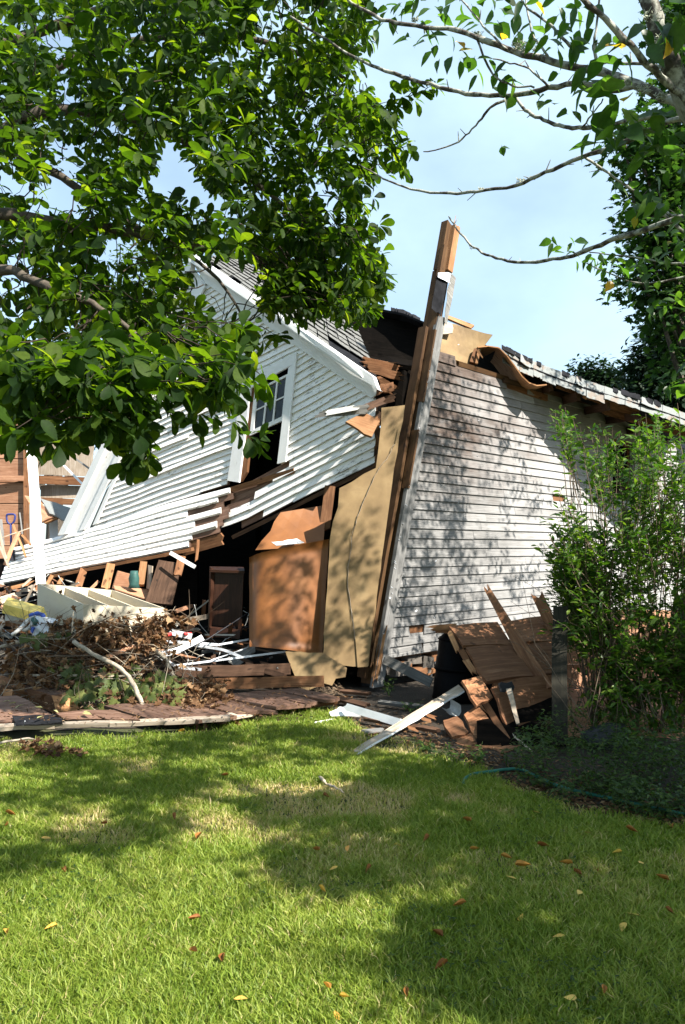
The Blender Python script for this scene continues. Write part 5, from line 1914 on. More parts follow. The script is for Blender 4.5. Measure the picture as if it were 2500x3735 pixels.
for _ in range(290):  # unseen leaf clumps added towards the sun to shade the crown
    clusters.append((rnd(500, 2100), rnd(-1300, -70), rnd(3.8, 5.6)))
for _ in range(300):           # crown beyond the frame, above and to the left
    u_, v_ = (rnd(-1500, -40), rnd(-1100, 1300)) if random.random() < .6 else (rnd(-600, 1250), rnd(-1100, -60))
    clusters.append((u_, v_, rnd(4.0, 6.8)))
leaves, twigs = [], MB()
for u_, v_, y_ in clusters:
    c = P(u_, v_, y_)
    d2 = ((limb_arr - np.array(list(c))) ** 2).sum(1)
    k = int(np.argmin(d2))
    base = Vector(limb_arr[k])
    out = (c - base)
    dist = out.length
    if dist > 1e-3 and random.random() < .5:
        st = base if dist < .35 else c - out.normalized() * rnd(.15, .35) + Vector((rnd(.05), rnd(.05), rnd(.06, .12)))
        branch_to(twigs, st, c, .0045, .0018, rnd(.05), 4, 4, .22)
    if out.length < .05:
        out = Vector((rnd(1), rnd(1), .3))
    leaves += rosette(c, out + Vector((rnd(.3), rnd(.3), .1)), random.randint(4, 9), (.098 if v_ < 1250 else .104) * rnd(.75, 1.2), 1.0, .45, rnd(.1, 1.0))
    if random.random() < .7:
        c2 = c - out.normalized() * .09
        leaves += rosette(c2 + Vector((rnd(.05), rnd(.05), rnd(.05))), out, random.randint(2, 5), .088, 1.0, .5, rnd(.2, 1.0))
tag(twigs.build('twigs', 'dark_twig', mag), kind='stuff')
crown = thing('crown', None, None, (0, 0, 0))
crown.parent = mag
crown.location = Vector((-2.0, 5.2, 4.0)) - WL[mag.name]
WL[crown.name] = Vector((-2.0, 5.2, 4.0))
plant_leaves(crown, leaves, 'magnolia', 'magnolia_leaf', 300)

# ---- cherry with lichen-covered branches, trunk outside the frame on the right
che = thing('cherry_tree', 'tree with lichen-covered branches and pointed leaves reaching in from the upper right', 'tree', (2.75, 3.1, 0))
tube('trunk', curve_pts([Vector((2.75, 3.1, 0)), Vector((2.7, 3.1, .8)), Vector((2.55, 3.08, 1.5)), Vector((2.2, 3.0, 2.2)), Vector((1.85, 2.96, 2.62)), Vector((1.66, 2.94, 2.86))], 3), .17, .055, 'lichen_bark', che, 12, .06)
cb_px = [([(2900, 900), (2640, 580), (2540, 430), (2460, 260), (2410, 130), (2370, 0), (2330, -160), (2250, -400)], 2.95, 2.8, .05, .022),
         ([(2560, 470), (2500, 368), (2410, 282), (2320, 190), (2230, 90), (2130, 0), (2000, -120)], 2.85, 2.7, .014, .009),
         ([(2640, 560), (2520, 400), (2420, 355), (2300, 300), (2200, 268), (2080, 240), (1960, 210), (1850, 178), (1730, 132), (1630, 104), (1480, 90), (1370, 60), (1270, 0)], 3.0, 3.9, .022, .007),
         ([(2330, 310), (2230, 330), (2130, 306), (2000, 320), (1880, 346), (1760, 348), (1640, 326), (1500, 290), (1380, 250), (1290, 205), (1200, 150), (1060, 60)], 3.2, 4.4, .014, .006),
         ([(1880, 348), (1790, 395), (1745, 445), (1700, 495), (1640, 532), (1545, 553)], 3.8, 4.0, .008, .003),
         ([(1880, 348), (1915, 400), (1970, 432), (2040, 458), (2110, 466), (2200, 458), (2300, 440), (2420, 420)], 3.8, 3.2, .008, .010),
         ([(2620, 440), (2500, 430), (2380, 470), (2250, 530), (2120, 572), (1990, 630), (1880, 675), (1740, 700), (1640, 705), (1500, 690), (1400, 650), (1310, 600)], 3.1, 4.6, .013, .005),
         ([(2760, 760), (2500, 792), (2340, 842), (2220, 880), (2110, 926), (2020, 946), (1900, 958), (1810, 940), (1740, 910), (1680, 850), (1638, 790)], 3.4, 5.4, .016, .005),
         ([(2130, 570), (2200, 618), (2290, 680), (2390, 760), (2500, 850)], 3.9, 3.9, .006, .008),
         ([(2650, 720), (2480, 790), (2400, 740), (2370, 690)], 3.6, 4.0, .008, .004),
         ([(2700, 900), (2500, 960), (2330, 940), (2150, 920)], 4.2, 4.6, .008, .003),
         ([(2700, 960), (2500, 1010), (2340, 1035), (2230, 1000), (2140, 960)], 4.4, 4.8, .008, .003),
         ([(2180, 240), (2168, 160), (2180, 60), (2190, -40)], 3.2, 3.2, .007, .004),
         ([(2080, 170), (2020, 100), (1930, 30), (1880, -40)], 3.3, 3.4, .007, .004),
         ([(2000, 205), (1940, 110), (1920, 0), (1915, -60)], 3.3, 3.4, .005, .003),
         ([(1850, 180), (1780, 110), (1720, 40), (1650, -40)], 3.4, 3.6, .005, .003),
         ([(2000, 315), (1930, 250), (1860, 230), (1800, 215)], 3.5, 3.6, .005, .003),
         ([(1740, 140), (1800, 270), (1870, 310), (1950, 320)], 3.6, 3.5, .005, .004),
         ([(2120, 468), (2160, 420), (2200, 360)], 3.4, 3.3, .005, .003),
         ([(2460, 260), (2380, 240), (2240, 228), (2180, 232)], 2.9, 3.1, .008, .004)]
ch_nodes = []
for pts, y0, y1, r0, r1 in cb_px:
    n = len(pts)
    pp = [P(u_, v_, y0 + (y1 - y0) * i / (n - 1)) for i, (u_, v_) in enumerate(pts)]
    cp_ = curve_pts(pp, 4, .004)
    tube('branch', cp_, r0, r1, 'lichen_bark', che, 8 if r0 > .01 else 6, .12)
    ch_nodes += cp_
    # spurs
    for p_ in cp_[2:-1:2]:
        if r0 < .03 and random.random() < .55:
            mbs = MB()
            d_ = Vector((rnd(1), rnd(.5), rnd(-.3, 1))).normalized() * rnd(.02, .07)
            add_tube(mbs, [p_, p_ + d_ * .5, p_ + d_], .0035, .0018, 4)
            mbs.build('spur', 'lichen_bark', che)
for (u_, v_, y_, r_) in ((1900, 168, 3.5, .05), (1930, 175, 3.45, .045), (1745, 125, 3.7, .03), (1515, 70, 3.9, .025), (1900, 660, 4.0, .03), (1945, 648, 4.0, .02), (1755, 690, 4.3, .02), (2420, 150, 2.85, .05), (2380, 60, 2.85, .05), (2450, 250, 2.9, .05), (2350, 325, 3.1, .04), (2410, 350, 3.05, .03), (2290, 300, 3.1, .03)):
    mbs = MB()
    c = P(u_, v_, y_ - .01)
    for k in range(70):
        d_ = Vector((rnd(1), rnd(1), rnd(1))).normalized()
        s_ = c + Vector((rnd(r_) * .7, rnd(.3) * r_, rnd(r_) * .35))
        add_tube(mbs, [s_, s_ + d_ * r_ * rnd(.2, .5)], .0022, .001, 3)
    mbs.build('lichen_tuft', 'lichen', che)
ch_cl = []
for u_, v_, n_, L_, y_ in [(1540, 130, 4, .085, 3.8), (1590, 140, 5, .085, 3.8), (1640, 190, 4, .085, 3.7), (1700, 210, 4, .09, 3.7), (1780, 270, 4, .085, 3.6), (1830, 290, 4, .08, 3.6), (1900, 320, 4, .08, 3.6), (1880, 120, 3, .08, 3.5), (1990, 130, 4, .085, 3.3), (2060, 170, 5, .085, 3.2), (2090, 90, 5, .07, 3.3), (2120, 130, 4, .08, 3.2), (2060, 260, 4, .085, 3.3), (2130, 300, 4, .085, 3.2),
                            (2200, 190, 4, .12, 2.9), (2230, 240, 4, .12, 2.9), (2240, 330, 4, .12, 2.9), (2170, 330, 3, .10, 3.0), (2200, 420, 4, .12, 2.95), (2260, 470, 5, .13, 2.9), (2330, 440, 5, .11, 2.9), (2350, 520, 5, .10, 3.0), (2420, 500, 5, .11, 2.95), (2470, 560, 5, .11, 2.9), (2390, 80, 4, .11, 2.7), (2440, 60, 4, .12, 2.7), (2460, 130, 4, .12, 2.8), (2490, 40, 4, .1, 3.0), (2300, 60, 3, .09, 3.0),
                            (2480, 680, 5, .10, 3.0), (2440, 640, 4, .09, 3.2), (2490, 770, 5, .10, 3.0), (2400, 720, 4, .09, 3.4), (2300, 700, 4, .085, 3.8), (2230, 640, 3, .08, 4.0), (2250, 700, 3, .07, 4.2), (2290, 780, 4, .08, 4.0), (2360, 800, 4, .08, 3.8), (2050, 880, 4, .085, 4.8), (2080, 905, 4, .085, 4.8), (2130, 915, 5, .075, 4.8), (2170, 940, 5, .075, 4.8), (2210, 925, 5, .075, 4.7), (2250, 960, 5, .08, 4.6), (2290, 930, 5, .08, 4.5),
                            (2330, 970, 5, .085, 4.4), (2400, 930, 5, .085, 4.3), (2440, 870, 4, .09, 4.0), (2480, 900, 4, .09, 4.0), (2250, 1030, 4, .08, 4.6), (2300, 1040, 4, .08, 4.6), (2360, 1060, 4, .085, 4.5), (2420, 1100, 5, .09, 4.3), (2470, 1060, 5, .09, 4.2), (2490, 1160, 4, .09, 4.2), (2390, 1120, 4, .08, 4.4), (2200, 960, 3, .07, 4.8), (2470, 1390, 5, .09, 4.0), (2490, 1370, 4, .09, 4.0),
                            (1500, 20, 5, .085, 3.9), (1420, 20, 5, .085, 4.0), (1620, 30, 5, .085, 3.8), (1700, 60, 4, .085, 3.7), (1780, 20, 5, .085, 3.6), (1840, 60, 4, .085, 3.5), (1960, 40, 5, .085, 3.4), (2040, 30, 5, .085, 3.3), (2120, 20, 4, .085, 3.2), (1560, 60, 4, .085, 3.8), (1660, -20, 5, .085, 3.7), (1380, 80, 3, .085, 4.1), (1840, 520, 1, .05, 4.0), (1980, 330, 3, .075, 3.5), (2070, 400, 2, .075, 3.4)]:
    ch_cl.append((P(u_, v_, y_), int(n_ * 1.3) if u_ > 2150 else n_ + 1, L_ * 1.05))
ch_leaves = []
for c, n_, L_ in ch_cl:
    for k in range(n_):
        a = rnd(3.14)
        ax = Vector((math.cos(a), math.sin(a) * .8, rnd(-1.2, .25)))
        p_ = c + Vector((rnd(.07), rnd(.06), rnd(.05)))
        ch_leaves.append((p_, ax, Vector((rnd(.8), rnd(.8) - .3, 1)), L_ * rnd(.75, 1.15)))
# crown out of the frame, to the right of and behind the camera: it throws the dapples on lawn and walls
SH = []


def shade_lawn(u_, v_, ru, rv, n):
    for _ in range(int(n * 1.45)):
        a, q_ = rnd(3.14), math.sqrt(random.random())
        uu, vv = u_ + math.cos(a) * ru * q_, v_ + math.sin(a) * rv * q_
        SH.append((GZ(uu, vv), None))


def shade_point(p):
    SH.append((p, None))


for args in [(1000, 2720, 420, 60, 20), (300, 2800, 300, 40, 6), (650, 2890, 260, 45, 8), (150, 2950, 150, 30, 2), (1150, 2950, 260, 70, 18), (1250, 3150, 300, 50, 14), (1700, 3060, 380, 60, 18), (2250, 3050, 260, 60, 14), (2350, 3250, 220, 90, 9), (1950, 3250, 220, 40, 8), (2200, 3480, 320, 110, 13), (1680, 3390, 110, 28, 5), (1620, 3530, 70, 50, 4), (2400, 3680, 220, 70, 7), (1800, 3690, 180, 28, 4), (1500, 2850, 200, 60, 14), (1650, 2900, 200, 60, 14), (80, 3140, 120, 40, 3), (350, 3080, 140, 40, 3), (1900, 2850, 350, 90, 26), (2300, 2850, 250, 100, 24), (500, 3000, 160, 30, 3), (2200, 2780, 330, 90, 110), (2350, 2950, 250, 90, 50), (2250, 2620, 250, 60, 50), (1950, 2960, 300, 50, 20), (2450, 3120, 160, 80, 7)]:
    shade_lawn(*args)
for _ in range(230):      # grey side wall: heavier towards the post, thin to the right
    s_ = rnd(-.2, 1.1) if random.random() < .68 else rnd(1.0, 3.4)
    z_ = rnd(.6, 3.9)
    shade_point(SP(s_, z_))
for _ in range(70):
    shade_point(P(rnd(900, 1400), rnd(1700, 2450), 8.6))
for _ in range(30):
    shade_point(P(rnd(450, 1250), rnd(2380, 2620), 7.8))
for _ in range(9):
    shade_point(P(rnd(1600, 2000), rnd(2280, 2650), 7.4))
for _ in range(8):
    shade_point(P(rnd(100, 500), rnd(2100, 2300), 8.6))
off_leaves, off_tw = [], MB()
ch_arr = np.array([list(p) for p in ch_nodes])
main_top = P(2250, -400, 2.8)
heads = [main_top, Vector((3.2, 1.6, 3.6)), Vector((3.9, 2.4, 4.2)), Vector((3.6, 3.6, 4.6)), Vector((2.9, .4, 4.2)), Vector((4.8, 1.2, 4.6)), Vector((4.6, 3.6, 5.0))]
for h in heads[1:]:
    tube('branch', curve_pts([Vector((2.55, 3.08, 1.5)), Vector((2.8, 2.7, 2.6)).lerp(h, .3), h], 4, .02), .014, .005, 'lichen_bark', che, 8, .1)
for p, _ in SH:
    for t_ in range(30):
        k = rnd(3.4, 7.6) if p.z < .45 else rnd(2.2, 8.2)
        c = p + SUN * k
        if c.z < 2.6 or c.z > 8.2:
            continue
        inv = c.y > .25 and -160 < PX(c)[0] < 2640 and -160 < PX(c)[1]
        if not inv:
            break
    else:
        continue
    h = min(heads, key=lambda q_: (q_ - c).length)
    if (h - c).length < 2.4:
        branch_to(off_tw, h.lerp(c, .35), c, .008, .003, .05, 4, 3)
    ax0 = (c - h) if (c - h).length > .1 else UP
    fine = p.z > .45
    rr = .13 if fine else .17
    for q_ in range(random.randint(10, 16) if fine else random.randint(24, 34)):
        a = rnd(3.14)
        off_leaves.append((c + Vector((rnd(rr), rnd(rr), rnd(rr))), Vector((math.cos(a), math.sin(a), rnd(-.9, .2))), Vector((rnd(.7), rnd(.7), 1)) + SUN, (.095 if fine else .14) * rnd(.8, 1.2)))
tag(off_tw.build('twigs', 'lichen_bark', che), kind='stuff')
crown = thing('crown', None, None, (0, 0, 0))
crown.parent = che
crown.location = Vector((2.0, 3.0, 4.0)) - WL[che.name]
WL[crown.name] = Vector((2.0, 3.0, 4.0))
plant_leaves(crown, ch_leaves, 'cherry', 'cherry_leaf', 300)
plant_leaves(crown, off_leaves, 'small', 'cherry_leaf', 0)


# ---- trees further off
def far_tree(name, label, base, trunk_h, blobs, kind, mat, L, n_leaf, singles, group=None, rad=.22, droop=.3, up=1.0):
    t = thing(name, label, 'tree', base, group)
    b0 = Vector(base)
    allc = Vector((0, 0, 0))
    for c, r_ in blobs:
        allc += c
    allc /= len(blobs)
    top = Vector((b0.x * .6 + allc.x * .4, b0.y * .6 + allc.y * .4, trunk_h))
    tube('trunk', curve_pts([b0, b0.lerp(top, .5) + Vector((rnd(.1), rnd(.1), 0)), top], 3), rad, rad * .6, 'bark', t, 9, .06)
    mbs = MB()
    lv = []
    for c, r_ in blobs:
        branch_to(mbs, top - Vector((0, 0, rnd(0, trunk_h * .3))), c, rad * .35, .02, 0, 5, 4, .08)
    tot = sum(r_ ** 2 for _, r_ in blobs)
    for c, r_ in blobs:
        m_ = max(3, int(n_leaf * r_ ** 2 / tot / 9))
        for _ in range(m_):
            d_ = Vector((rnd(1), rnd(1), rnd(1)))
            if d_.length > 1 or d_.length < .05:
                d_ = d_.normalized() * rnd(.5, 1)
            d_ = d_.normalized() * (d_.length ** .45)
            cc = c + d_ * r_ * (1 + .25 * noise.noise((c + d_ * r_) * 1.3))
            branch_to(mbs, c.lerp(cc, .5), cc, .012, .005, 0, 3, 2) if random.random() < .3 else None
            for k in range(9):
                a = rnd(3.14)
                ax = Vector((math.cos(a), math.sin(a), rnd(-droop * 2, droop))) + d_ * .5
                lv.append((cc + Vector((rnd(L * 2), rnd(L * 2), rnd(L * 1.6))), ax, Vector((rnd(.6), rnd(.6), up)) + d_ * .4, L * rnd(.7, 1.25)))
    mbs.build('limbs', 'bark', t)
    crown = thing('crown', None, None, (0, 0, 0))
    crown.parent = t
    crown.location = allc - b0
    WL[crown.name] = Vector(allc)
    plant_leaves(crown, lv, kind, mat, singles)
    return t


def blob(u_, v_, y_, rpx):
    return (P(u_, v_, y_), rpx / FPX * y_)


far_tree('maple_tree', 'tall dark maple behind the cherry branches at the right edge', (7.6, 15.0, 0), 4.2,
         [blob(2400, 560, 14, 110), blob(2470, 420, 14.2, 120), blob(2330, 560, 13.6, 90), blob(2430, 760, 14, 130), blob(2350, 820, 13.8, 70), blob(2420, 960, 14, 120), blob(2330, 1010, 13.8, 60), blob(2470, 1150, 14.2, 110), blob(2420, 1090, 14, 80), blob(2490, 1320, 14.2, 70), blob(2520, 640, 14.5, 140), blob(2550, 900, 14.5, 160), blob(2540, 250, 14.5, 120), blob(2470, 60, 14.5, 80), blob(2620, 1150, 15, 160), blob(2700, 600, 15, 220), blob(2700, 200, 15, 220), blob(2560, -60, 15, 160), blob(2280, 520, 13.6, 46)], 'maple', 'maple_leaf', .175, 12500, 260)
far_tree('cedar_tree', 'dense dark cedar beyond the roof at the right edge', (9.6, 22.0, 0), 5.5,
         [blob(2400, 1330, 22, 90), blob(2480, 1250, 22, 100), blob(2350, 1420, 22, 70), blob(2460, 1420, 22, 110), blob(2550, 1330, 22.5, 130), blob(2320, 1500, 22, 60), blob(2560, 1480, 22.5, 120), blob(2430, 1210, 22, 50)], 'needle', 'evergreen', .24, 15000, 0, None, .3, .6)
far_tree('cedar_tree', 'small cedar top peeking over the roof edge', (9.4, 28.0, 0), 5.8,
         [blob(2150, 1380, 28, 36), blob(2190, 1360, 28, 34), blob(2125, 1355, 28, 22), blob(2220, 1400, 28, 40), blob(2165, 1430, 28, 55), blob(2250, 1430, 28, 36)], 'needle', 'evergreen', .22, 3600, 0, None, .25, .4)
far_tree('oak_tree', 'sunlit green tree behind the peak of the white gable', (-5.8, 22.0, 0), 5.0,
         [blob(560, 1050, 22, 130), blob(480, 1150, 22, 120), blob(640, 1120, 22, 110), blob(420, 1260, 22, 120), blob(560, 1240, 22, 140), blob(680, 1230, 22, 100), blob(620, 990, 22.5, 60)], 'small', 'far_leaf', .20, 7000, 0, None, .3)
far_tree('oak_tree', 'pale green tree top showing above the gable roof', (-2.2, 24.0, 0), 6.0,
         [blob(960, 960, 24, 90), blob(1050, 1000, 24, 80), blob(900, 1010, 24, 70), blob(980, 1050, 24, 110), blob(1090, 1060, 24, 70)], 'small', 'far_leaf', .20, 3600, 0, None, .3)
far_tree('oak_tree', 'dark leafy tree behind the plank wall at the left', (-7.6, 20.0, 0), 3.5,
         [blob(300, 1420, 20, 120), blob(180, 1380, 20, 130), blob(60, 1440, 20, 130), blob(380, 1520, 20, 100), blob(-80, 1380, 20, 160), blob(250, 1540, 20, 110), blob(430, 1420, 20, 80)], 'small', 'evergreen', .20, 6000, 0, None, .3)

# unseen trees added outside the frame for the light: one to the right that shades the bed, three behind the viewer that the panes mirror
for base, th, bl_, lab in (((8.6, 4.4, 0), 3.2, [(Vector((8.2, 4.2, 4.2)), 1.5), (Vector((9.2, 5.0, 5.0)), 1.6), (Vector((8.4, 3.2, 5.4)), 1.4), (Vector((7.6, 4.8, 3.4)), 1.1), (Vector((9.4, 3.8, 3.6)), 1.3)], 'leafy yard tree to the right of the shrub bed'),
                            ((-7.0, -8.5, 0), 3.6, [(Vector((-7, -8.5, 6)), 2.6), (Vector((-9, -8, 5)), 2.2), (Vector((-5, -9, 5)), 2.2), (Vector((-7, -8, 8)), 2.0)], 'big yard tree behind the viewer on the left'),
                            ((-1.0, -12.0, 0), 4.0, [(Vector((-1, -12, 7)), 3.0), (Vector((-3.4, -12, 5.5)), 2.4), (Vector((1.4, -12.5, 5.6)), 2.4)], 'big yard tree straight behind the viewer'),
                            ((-14.0, -3.0, 0), 4.0, [(Vector((-14, -3, 6.5)), 3.0), (Vector((-13.5, -5.4, 5)), 2.4), (Vector((-14, 0, 5)), 2.4)], 'big yard tree far to the left of the viewer')):
    far_tree('unseen_tree', lab, base, th, bl_, 'small', 'evergreen', .30, 2900, 0, 'yard trees outside the picture', .25)

# ------------------------------------------------------------------ big shrub at the right
shb = thing('large_shrub', 'large leafy shrub with many thin arching stems before the side wall', 'shrub', GZ(2300, 2740, 0))
SHR = [(1995, 1490), (2060, 1480), (2120, 1560), (2200, 1540), (2290, 1570), (2330, 1500), (2420, 1460), (2560, 1440), (2700, 1500), (2700, 2300), (2500, 2420), (2250, 2420), (2100, 2330), (2000, 2290), (2030, 2150), (1975, 2010), (2040, 1900), (2020, 1800), (2090, 1740), (2060, 1650)]
tips = []
while len(tips) < 640:
    u_, v_ = rnd(1970, 2700), rnd(1450, 2420)
    if in_poly(u_, v_, SHR) and noise.noise(Vector((u_ * .011, v_ * .011, 4.4))) > -.22 + .15 * random.random() and random.random() < (1.0 if 1650 < v_ < 2250 else .6):
        tips.append((u_, v_, rnd(6.2, 7.9)))
tips += [(rnd(2230, 2650), rnd(2250, 2680), rnd(6.0, 6.9)) for _ in range(150)]
tips += [(rnd(1985, 2120), rnd(1900, 2320), rnd(6.6, 7.4)) for _ in range(60)]
tips += [(2005, 1500, 7.2), (2062, 1485, 7.2), (2085, 1540, 7.2), (2050, 1560, 7.2), (2150, 1555, 7.1), (2190, 1545, 7.2), (2260, 1580, 7.2), (2250, 1640, 7.2), (2290, 1690, 7.2), (2330, 1590, 7.0), (2360, 1570, 7.0), (2400, 1500, 7.0), (2450, 1520, 7.0), (1985, 2000, 7.1), (2000, 2030, 7.1), (2030, 1880, 7.1), (1960, 1990, 7.1), (1990, 2100, 7.1)]
sh_leaves, sh_tw = [], MB()
stems_b = [GZ(rnd(2130, 2520), rnd(2610, 2680), 0) for _ in range(26)]
for i, (u_, v_, y_) in enumerate(tips):
    c = P(u_, v_, y_)
    b0 = min(random.sample(stems_b, 5), key=lambda q_: abs(q_.x - c.x))
    mid = b0.lerp(c, .55) + Vector(((b0.x - c.x) * .18 + rnd(.1), rnd(.1), .15))
    pts = curve_pts([b0, mid, c], 5, .012)
    if i % 8 == 0:
        if i < 320:
            tube('stem', pts, .007, .0025, 'pale_twig' if i % 4 == 1 else 'twig', shb, 5)
        else:
            add_tube(sh_tw, pts, .006, .0025, 4)
    else:
        pts = pts[-5:]
        add_tube(sh_tw, pts, .004, .002, 3)
    d_ = (pts[-1] - pts[-4]).normalized()
    for k in range(22):
        f = random.random() ** .7
        p_ = c - d_ * (f * .40) + Vector((rnd(.035), rnd(.035), rnd(.035)))
        a = rnd(3.14)
        ax = Vector((math.cos(a), math.sin(a), rnd(.5))) + d_ * .7
        sh_leaves.append((p_, ax, Vector((rnd(.7), rnd(.7), 1)), rnd(.05, .10)))
for k in range(46):         # bare crossing twigs in the lower half
    a = GZ(rnd(2050, 2500), rnd(2640, 2760), 0) + Vector((0, rnd(.3), rnd(.0, .4)))
    b2 = P(rnd(1850, 2450), rnd(2080, 2450), rnd(6.5, 7.6))
    add_tube(sh_tw, curve_pts([a, a.lerp(b2, .5) + Vector((rnd(.2), rnd(.1), rnd(.2))), b2], 4, .015), .004, .0015, 3)
tag(sh_tw.build('twigs', 'twig', shb), kind='stuff')
plant_leaves(shb, sh_leaves, 'small', 'shrub_leaf', 300)

# low ground cover under the shrub, weeds
gc_l = []
for _ in range(3600):
    u_, v_ = rnd(1880, 2600), rnd(2690, 3010)
    if v_ > lawn_edge(u_) + 5 or v_ < 2690 + max(0, (2050 - u_)) * .35:
        continue
    if noise.noise(Vector((u_ * .006, v_ * .012, 2.0))) < -.16 + .1 * random.random():
        continue
    g_ = GZ(u_, v_)
    h_ = rnd(.02, .30) if v_ < 2880 else rnd(.01, .14)
    a = rnd(3.14)
    for k in range(4):
        a += 1.57 + rnd(.4)
        gc_l.append((g_ + Vector((rnd(.03), rnd(.03), h_ + rnd(.03))), Vector((math.cos(a), math.sin(a), rnd(.4))), Vector((rnd(.6), rnd(.6), 1)), rnd(.025, .05)))
gcv = plant_leaves(None, gc_l, 'small', 'ground_leaf', 0, rest_name='ground_cover')
tag(gcv, 'low green ground cover under the large shrub', 'ground cover', kind='stuff')
weeds = [(1420, 2540, .28, 'leafy weed growing at the foot of the side wall'), (1665, 2790, .18, 'yellow-green weed in front of the toppled hatch'), (1500, 2600, .16, 'small weed beside the grey prop board'), (1740, 2790, .16, 'weed right of the yellow-green one'), (1560, 2740, .14, 'small weed under the leaning board'), (1590, 2770, .12, 'low weed left of the toppled hatch'), (2090, 2640, .4, 'leafy weed climbing beside the dark fence post'), (1850, 2800, .16, 'low weed by the garden hose'), (1985, 2880, .14, 'broad-leaved weed below the garden hose'), (2080, 2760, .2, 'weed in front of the dark fence post')]
for u_, v_, h_, lab in weeds:
    g_ = GZ(u_, v_)
    w_ = thing('weed', lab, 'weed', g_, 'weeds on the bare soil')
    mbs, lv = MB(), []
    for k in range(6):
        t_ = g_ + Vector((rnd(.12), rnd(.12), h_ * rnd(.5, 1)))
        branch_to(mbs, g_, t_, .003, .0015, 0, 3, 3)
        for q_ in range(7):
            f = rnd(.3, 1)
            a = rnd(3.14)
            lv.append((g_.lerp(t_, f), Vector((math.cos(a), math.sin(a), rnd(.3))), Vector((rnd(.4), rnd(.4), 1)), rnd(.03, .06)))
    mbs.build('stems', 'ground_leaf', w_)
    plant_leaves(w_, lv, 'small', 'shrub_leaf' if 'yellow' in lab else 'ground_leaf', 0)

# ------------------------------------------------------------------ brush pile
bp2 = thing('brush_pile', 'heap of broken branches with dead brown and wilted green leaves', 'brush pile', P(400, 2600, 7.6))
bl = [([(270, 2340), (340, 2385), (420, 2425), (470, 2470), (505, 2530), (530, 2590), (568, 2640), (578, 2655)], 7.7, 6.9, .022, .022, 'pale_twig'),
      ([(570, 2375), (600, 2400), (625, 2445), (645, 2490)], 7.9, 7.6, .024, .02, 'pale_twig'),
      ([(0, 2360), (60, 2345), (118, 2340)], 8.0, 8.1, .02, .018, 'pale_twig'),
      ([(400, 2395), (470, 2365), (540, 2352)], 7.8, 8.0, .025, .022, 'shed_plank'),
      ([(120, 2465), (250, 2462), (380, 2468), (520, 2460)], 7.6, 7.6, .014, .010, 'pale_twig'),
      ([(80, 2370), (180, 2320), (300, 2285), (420, 2250), (540, 2235), (600, 2240)], 8.0, 8.2, .010, .004, 'pale_twig'),
      ([(240, 2330), (320, 2290), (420, 2240)], 7.9, 8.0, .008, .004, 'twig'),
      ([(40, 2420), (160, 2400), (300, 2390), (430, 2400)], 7.8, 7.7, .010, .006, 'twig'),
      ([(590, 2235), (640, 2225), (690, 2250)], 8.2, 8.3, .006, .003, 'twig'),
      ([(600, 2560), (680, 2590), (770, 2650)], 7.4, 7.1, .007, .003, 'twig'),
      ([(520, 2440), (600, 2450), (700, 2490)], 7.7, 7.7, .007, .003, 'twig'),
      ([(270, 2230), (268, 2260), (262, 2310)], 8.2, 8.0, .005, .008, 'pale_twig'),
      ([(20, 2340), (100, 2400), (210, 2480)], 8.0, 7.5, .008, .006, 'twig'),
      ([(340, 2500), (440, 2530), (520, 2560)], 7.4, 7.3, .006, .003, 'twig')]
for pts, y0, y1, r0, r1, mt in bl:
    n = len(pts)
    tube('branch', curve_pts([P(u_, v_, y0 + (y1 - y0) * i / (n - 1)) for i, (u_, v_) in enumerate(pts)], 3, .006), r0, r1, mt, bp2, 7, .12)
mbs = MB()
mb_p = MB()
for k in range(420):
    u_, v_ = rnd(0, 720), rnd(2265, 2600)
    y_ = np.interp(v_, [2250, 2640], [8.3, 7.2]) + rnd(.15)
    a = P(u_, v_, y_)
    d_ = Vector((rnd(1), rnd(.4), rnd(.5))).normalized() * rnd(.15, .55)
    add_tube(mb_p if k % 3 == 0 else mbs, curve_pts([a, a + d_ * .5 + Vector((rnd(.04), rnd(.04), rnd(.04))), a + d_], 2), .004, .0015, 3)
tag(mbs.build('twigs', 'twig', bp2), kind='stuff')
tag(mb_p.build('twigs', 'pale_twig', bp2), kind='stuff')


def heap_y(v_):
    return float(np.interp(v_, [2200, 2330, 2470, 2560, 2700], [8.4, 8.1, 7.7, 7.35, 6.85]))


dl = []
dead_regions = [((310, 2380), 270, 95, 560), ((120, 2430), 130, 55, 170), ((450, 2320), 160, 65, 240), ((330, 2480), 240, 70, 160), ((570, 2270), 70, 30, 70), ((660, 2255), 40, 20, 30), ((700, 2530), 130, 60, 420), ((740, 2620), 110, 55, 260), ((560, 2320), 60, 40, 90), ((300, 2290), 120, 30, 80), ((470, 2560), 90, 50, 80), ((150, 2480), 120, 25, 70)]
for (cu, cvv), ru, rv_, n_ in dead_regions:
    for _ in range(n_):
        u_, v_ = cu + random.gauss(0, .5) * ru, cvv + random.gauss(0, .5) * rv_
        if v_ > 2690 or u_ < -60:
            continue
        p_ = P(u_, v_, heap_y(v_) + rnd(.18))
        if p_.z < .03:
            p_.z = .03
        a = rnd(3.14)
        dl.append((p_, Vector((math.cos(a), math.sin(a), rnd(1.0) - .5)), Vector((rnd(1), rnd(1), rnd(-.3, 1))), rnd(.065, .125)))
plant_leaves(bp2, dl, 'dead', 'dead_leaf', 200)
wlv = []
